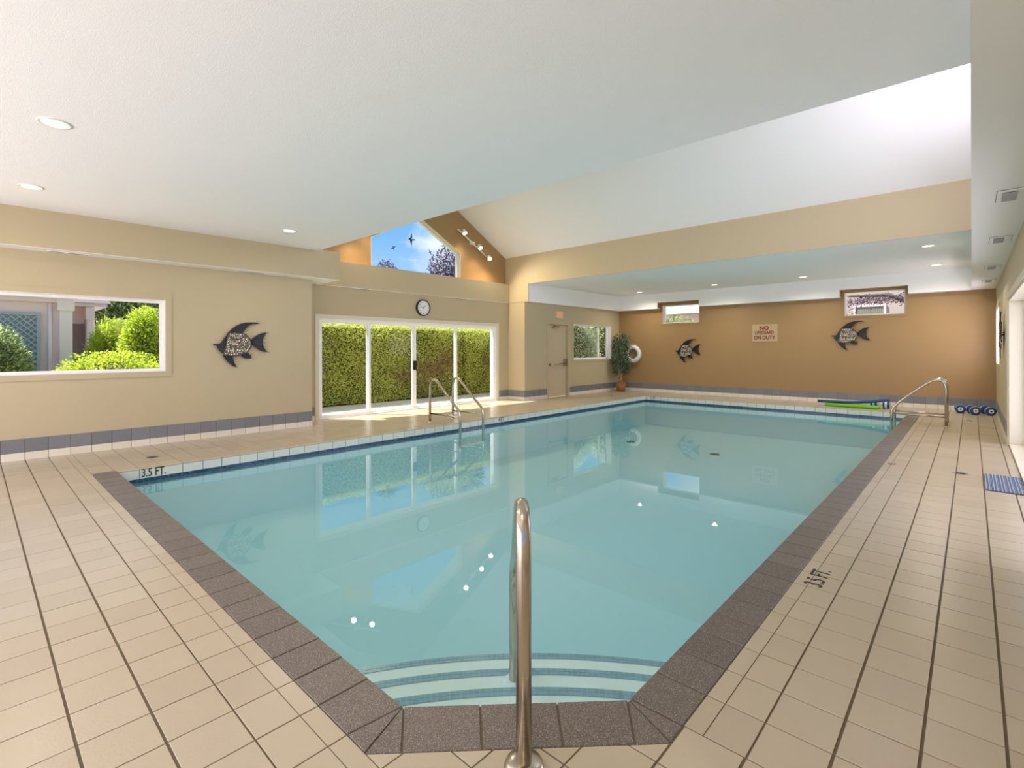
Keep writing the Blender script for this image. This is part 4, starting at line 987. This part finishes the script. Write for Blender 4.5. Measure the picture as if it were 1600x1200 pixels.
M_twig = mat('twig bark', (0.10, 0.07, 0.055), 0.9)
def leaves_on_box(mb, x0, x1, y0, y1, z0, z1, n, size, rnd, faces=('px', 'top'), bump_=0.10):
    for _ in range(n):
        f = rnd.choice(faces)
        y = rnd.uniform(y0, y1); z = rnd.uniform(z0, z1)
        if f == 'px': x = x1 + rnd.uniform(-bump_, bump_*0.5)+0.05*math.sin(y*5+z*3)*math.cos(z*6)+0.07*math.sin(y*2.1)+(0.10 if y > 9.6 else 0); nn = Vector((1, rnd.uniform(-.8, .8), rnd.uniform(-.3, 1)))
        elif f == 'top': x = rnd.uniform(x0, x1); z = z1+rnd.uniform(-bump_, bump_*0.6)+0.03*math.sin(y*7); nn = Vector((rnd.uniform(-.6, .6), rnd.uniform(-.6, .6), 1))
        d = Vector((rnd.uniform(-1, 1), rnd.uniform(-1, 1), rnd.uniform(-.3, 1)))
        leaf(mb, Vector((x, y, z)), d, nn, size*rnd.uniform(.7, 1.3), size*0.55)
def hedge(name, x0, x1, y0, y1, z1, n, label, mt, dry=0, seed=1):
    rnd = random.Random(seed); t = thing(name, label, 'hedge', ((x0+x1)/2, (y0+y1)/2, -0.06))
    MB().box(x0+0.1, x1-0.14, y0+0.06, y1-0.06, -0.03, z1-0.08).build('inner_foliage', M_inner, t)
    m = MB(); leaves_on_box(m, x0, x1, y0, y1, 0.0, z1, n, 0.048, rnd, ('px', 'px', 'px', 'top')); o = m.build('foliage', mt, t); o['kind'] = 'stuff'
    if dry:
        m = MB()
        for cyy, czz in [(rnd.uniform(y0, y1), rnd.uniform(0.15, 1.0)) for _ in range(14)]:
            for _ in range(dry//14):
                yy, zz = cyy+rnd.gauss(0, .25), max(0.1, czz+rnd.gauss(0, .18))
                leaf(m, Vector((x1+rnd.uniform(-.06, .07), yy, zz)), Vector((rnd.uniform(-1, 1), rnd.uniform(-1, 1), rnd.uniform(-1, 1))), Vector((1, rnd.uniform(-.5, .5), rnd.uniform(-.3, .6))), 0.055, 0.03)
        o = m.build('dry_leaves', M_brownleaf, t); o['kind'] = 'stuff'
    m = MB()
    for k in range(int((y1-y0)/0.35)):
        yy = y0+0.15+k*0.35+rnd.uniform(-.08, .08)
        m.tube([(x1-0.30, yy, -0.07), (x1-0.18+rnd.uniform(-.08, .08), yy+rnd.uniform(-.12, .12), 0.25), (x1-0.15, yy+rnd.uniform(-.2, .2), 0.6)], [0.022, 0.016, 0.008], 6)
    m.build('stem', M_twig, t)
    return t
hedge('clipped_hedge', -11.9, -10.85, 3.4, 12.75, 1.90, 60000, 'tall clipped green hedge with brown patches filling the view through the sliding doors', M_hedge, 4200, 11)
def shrub(name, c, r, n, size, mt, label, cat='shrub', seed=1, up=0.4, inner=True, stem=True, feather=False, group=None):
    rnd = random.Random(seed); t = thing(name, label, cat, (c[0], c[1], -0.06), group)
    if inner:
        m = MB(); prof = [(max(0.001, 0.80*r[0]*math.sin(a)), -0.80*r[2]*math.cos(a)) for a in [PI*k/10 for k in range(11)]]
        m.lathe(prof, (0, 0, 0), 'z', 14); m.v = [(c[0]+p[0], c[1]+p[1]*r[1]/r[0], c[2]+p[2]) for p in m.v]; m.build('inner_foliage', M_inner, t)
    m = MB()
    for _ in range(n):
        v = Vector((rnd.gauss(0, 1), rnd.gauss(0, 1), rnd.gauss(0, 1))).normalized(); k = rnd.uniform(0.78, 1.03) if inner else rnd.random()**0.45
        k *= 1+0.07*math.sin(v.x*7+v.z*5)*math.cos(v.y*6)
        p = Vector((c[0]+v.x*r[0]*k, c[1]+v.y*r[1]*k, c[2]+v.z*r[2]*k))
        if p.z < 0.02: continue
        d = Vector((v.x+rnd.uniform(-.6, .6), v.y+rnd.uniform(-.6, .6), up+rnd.uniform(-.6, .6)))
        if feather: leaf(m, p, d+Vector((0, 0.8, 0.1)), Vector((1, 0, 1)), size*rnd.uniform(1.2, 2.4), size*0.30)
        else: leaf(m, p, d, v+Vector((0, 0, .5)), size*rnd.uniform(.7, 1.3), size*0.55)
    o = m.build('foliage', mt, t); o['kind'] = 'stuff'
    if stem:
        m = MB(); top = c[2]-r[2]*0.1
        m.tube([(c[0], c[1], -0.08), (c[0]+0.03, c[1], top*0.5), (c[0], c[1]+0.04, top)], [0.05*max(r)+0.015, 0.04*max(r)+0.01, 0.02], 7)
        for k in range(7):
            a = rnd.uniform(0, 2*PI); m.tube([(c[0], c[1], top*rnd.uniform(.5, 1)), (c[0]+math.cos(a)*r[0]*.6, c[1]+math.sin(a)*r[1]*.6, c[2]+rnd.uniform(0, .6)*r[2])], [0.02*max(r)+0.006, 0.005], 5)
        m.build('stem', M_twig, t)
    return t
# through the long left window
shrub('garden_shrub', (-12.3, 0.20, 0.85), (0.75, 0.52, 0.86), 9000, 0.065, M_olive, 'dark green shrub at the left edge of the long window before the lattice', seed=21, feather=False)
shrub('garden_shrub', (-11.4, 1.75, 0.40), (0.8, 1.00, 0.86), 13000, 0.06, M_lime, 'low rounded yellow green bush under the long left window', seed=22)
shrub('garden_shrub', (-12.6, 2.45, 1.05), (0.5, 0.42, 1.12), 9000, 0.06, M_lime, 'bright lime upright bush at the right end of the long left window', seed=23)
shrub('garden_shrub', (-14.3, 2.25, 1.05), (0.55, 0.50, 0.92), 7000, 0.075, M_lime, 'feathery green shrub between the pink house and the lime bush', seed=24, feather=True)
shrub('garden_tree', (-21.5, 3.6, 2.4), (1.6, 1.35, 1.5), 9000, 0.15, M_olive, 'olive green tree behind the pink house seen in the long left window', 'tree', seed=25)
# through the window by the fig tree
shrub('garden_shrub', (-11.0, 15.0, 1.0), (0.8, 1.6, 1.8), 16000, 0.07, M_paleleaf, 'tall olive green shrub outside the square window by the fig tree', seed=26)
shrub('garden_tree', (-11.2, 17.9, 1.5), (0.9, 0.9, 1.6), 6000, 0.09, M_paleleaf, 'second shrub outside the square window beside the grey post', 'shrub', seed=27)
struct(MB().box(-9.55, -9.25, 15.6, 15.75, -0.06, 2.6).build('trim_4', mat('grey post', (0.35, 0.35, 0.33), 0.7)), 'grey post outside the square window')
shrub('garden_tree', (-13.8, 11.4, 1.95), (1.2, 1.6, 1.35), 9000, 0.10, M_olive, 'tree rising behind the hedge at the right of the sliding doors', 'tree', seed=30)
# in the gable window
shrub('garden_tree', (-21, 13.75, 4.7), (0.7, 0.55, 0.95), 2200, 0.10, M_plum, 'small dark treetop at the lower left of the gable window', 'tree', seed=28, inner=False)
shrub('plum_tree', (-20, 17.3, 4.95), (1.3, 1.55, 1.9), 4600, 0.15, M_plum, 'purple leaved plum tree at the lower right of the gable window', 'tree', seed=29, inner=False)

# pink stucco house through the left window
M_pink = mat('pink stucco', (0.88, 0.70, 0.66), 0.9, bump=0.2, bscale=60, var=0.03, vscale=2)
M_pinkl = mat('pale pink trim', (0.92, 0.78, 0.74), 0.8)
M_roof = mat('grey roof', (0.16, 0.12, 0.14), 0.8, bump=0.4, bscale=30)
hs = thing('pink_house', 'pale pink stucco house with lattice panel seen through the long left window', 'building', (-14.5, -2, -0.06))
MB().box(-18, -13.5, -9, 1.21, -0.06, 2.28).build('wall', M_pink, hs)
MB().box(-18, -13.40, -9, 1.3, 2.245, 2.42).build('fascia', M_pinkl, hs)
col_ = MB().box(-13.66, -13.38, 1.209, 1.403, -0.06, 2.10).build('column', M_pinkl, hs)
MB().box(-13.70, -13.34, 1.175, 1.435, 2.09, 2.36).build('column_cap', M_pinkl, col_)
MB().tube([(-13.46, 1.075, -0.06), (-13.46, 1.075, 2.28)], 0.03, 10).build('downspout', M_pinkl, hs)
MB().prism([(-18.5, 2.42), (-13.2, 2.42), (-15.8, 3.1)], -9.2, 1.5, lambda a, b, c: (a, c, b)).build('roof', M_roof, hs)
lt = MB().box(-13.5, -13.47, -0.9, 0.90, 0.4, 2.0).build('lattice_backing', mat('blue grey panel', (0.30, 0.36, 0.38), 0.8), hs)
M_lat = mat('lattice slat', (0.42, 0.48, 0.50), 0.7)
fr_ = frame_yz(-13.47, -13.44, -0.93, 0.93, 0.37, 2.03, 0.05).build('lattice_frame', M_lat, hs)
def lattice(sg):
    for k in range(-14, 30):
        a = -0.9+k*0.11
        p0 = [a, 0.4]; p1 = [a+sg*1.6, 2.0]
        # clip to the panel
        s0, s1 = 0.0, 1.0
        lo, hi = -0.9, 0.9
        dx = p1[0]-p0[0]
        ta, tb = sorted(((lo-p0[0])/dx, (hi-p0[0])/dx)); s0, s1 = max(s0, ta), min(s1, tb)
        if s1-s0 < 0.03: continue
        q0 = (p0[0]+dx*s0, 0.4+1.6*s0); q1 = (p0[0]+dx*s1, 0.4+1.6*s1); w_ = 0.015
        xo = -13.46 if sg > 0 else -13.452
        MB().add([(xo, q0[0]-w_, q0[1]), (xo, q0[0]+w_, q0[1]), (xo, q1[0]+w_, q1[1]), (xo, q1[0]-w_, q1[1]), (xo+0.007, q0[0]-w_, q0[1]), (xo+0.007, q0[0]+w_, q0[1]), (xo+0.007, q1[0]+w_, q1[1]), (xo+0.007, q1[0]-w_, q1[1])],
                 [(0, 1, 2, 3), (4, 5, 6, 7), (0, 1, 5, 4), (1, 2, 6, 5), (2, 3, 7, 6), (3, 0, 4, 7)]).build('slat', M_lat, hs)
lattice(1); lattice(-1)
h2 = thing('pink_house', 'recessed pink house wing with dark eave right of the column in the long left window', 'building', (-17, 1.5, -0.06))
MB().box(-20, -16.35, 1.52, 2.14, -0.06, 2.37).build('wall', M_pink, h2)
MB().box(-20, -15.95, 1.52, 2.33, 2.37, 2.46).build('fascia', M_pinkl, h2)
MB().prism([(-20, 2.46), (-15.9, 2.46), (-18, 3.3)], 1.52, 2.40, lambda a, b, c: (a, c, b)).build('roof', M_roof, h2)
MB().box(-16.36, -16.30, 1.68, 1.93, 0.0, 1.95).build('dark_gate', mat('brown gate', (0.28, 0.20, 0.17), 0.8), h2)
cl2 = MB().box(-16.34, -16.05, 1.95, 2.07, -0.06, 2.2).build('column', M_pinkl, h2)
MB().box(-16.37, -16.0, 1.93, 2.09, 2.05, 2.36).build('column_cap', M_pinkl, cl2)

# pale house behind the back windows
M_pale = mat('pale pink stucco', (0.40, 0.33, 0.31), 0.9, bump=0.2, bscale=60, var=0.03, vscale=2)
hb = thing('neighbour_house', 'pale house front with shuttered window seen through the right high window', 'building', (-2.5, 20.3, -0.06))
MB().box(-5.2, 2.5, 20.0, 23, -0.06, 3.6).build('wall', M_pale, hb)
fw = frame_xz(19.94, 20.0, -2.90, -2.02, 1.4, 2.72, 0.06).build('window_frame', M_pink, hb)
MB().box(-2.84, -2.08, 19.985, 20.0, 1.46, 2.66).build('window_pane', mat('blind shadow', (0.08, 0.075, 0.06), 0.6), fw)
m = 0
for k in range(15): MB().box(-2.835+k*0.0503, -2.795+k*0.0503, 19.970, 19.984, 1.47, 2.65).build('blind_slat', mat('blind slat', (0.22, 0.21, 0.17), 0.6), fw)
hb2 = thing('neighbour_house', 'pale house wing with deep eave seen through the left high window', 'building', (-8.8, 20.8, -0.06))
MB().box(-13, -6.0, 20.8, 23, -0.06, 2.80).build('wall', M_pinkl, hb2)
MB().box(-13, -6.0, 19.95, 20.05, 2.75, 3.3).build('fascia', mat('white eave board', (0.85, 0.82, 0.82), 0.7), hb2)
MB().box(-13, -6.0, 20.05, 20.8, 2.76, 2.80).build('eave_soffit', M_pale, hb2)
MB().box(-9.28, -9.20, 20.1, 20.2, -0.06, 2.76).build('post', M_pale, hb2)
shrub('garden_shrub', (-8.7, 18.6, 1.62), (1.3, 0.5, 0.95), 5000, 0.07, M_olive, 'green shrub tops at the foot of the left high window', seed=31)
# purple branch across the right high window
t = thing('plum_tree', 'purple leaved tree branch crossing the top of the right high window', 'tree', (0.3, 18.0, -0.06))
MB().tube([(0.35, 18.1, -0.07), (0.3, 18.0, 1.6), (-0.6, 17.9, 2.38), (-1.30, 17.85, 2.60), (-1.75, 17.8, 2.82), (-3.0, 17.8, 2.86)], [0.16, 0.14, 0.11, 0.085, 0.06, 0.02], 10).build('trunk', M_twig, t)
rnd = random.Random(9); m = MB()
for _ in range(1000):
    x = rnd.uniform(-3.1, -1.35); z = 2.72+rnd.gauss(0, 0.085)-0.10*max(0, (-2.2-x))*rnd.random()
    if x < -2.45 and rnd.random() < 0.5: z = rnd.uniform(1.9, 2.8)
    leaf(m, Vector((x, 17.8+rnd.gauss(0, .12), z)), Vector((rnd.uniform(-1, 1), rnd.uniform(-1, 1), rnd.uniform(-1, .2))), Vector((rnd.uniform(-1, 1), -1, rnd.uniform(-1, 1))), 0.055, 0.032)
o = m.build('foliage', M_plum, t); o['kind'] = 'stuff'
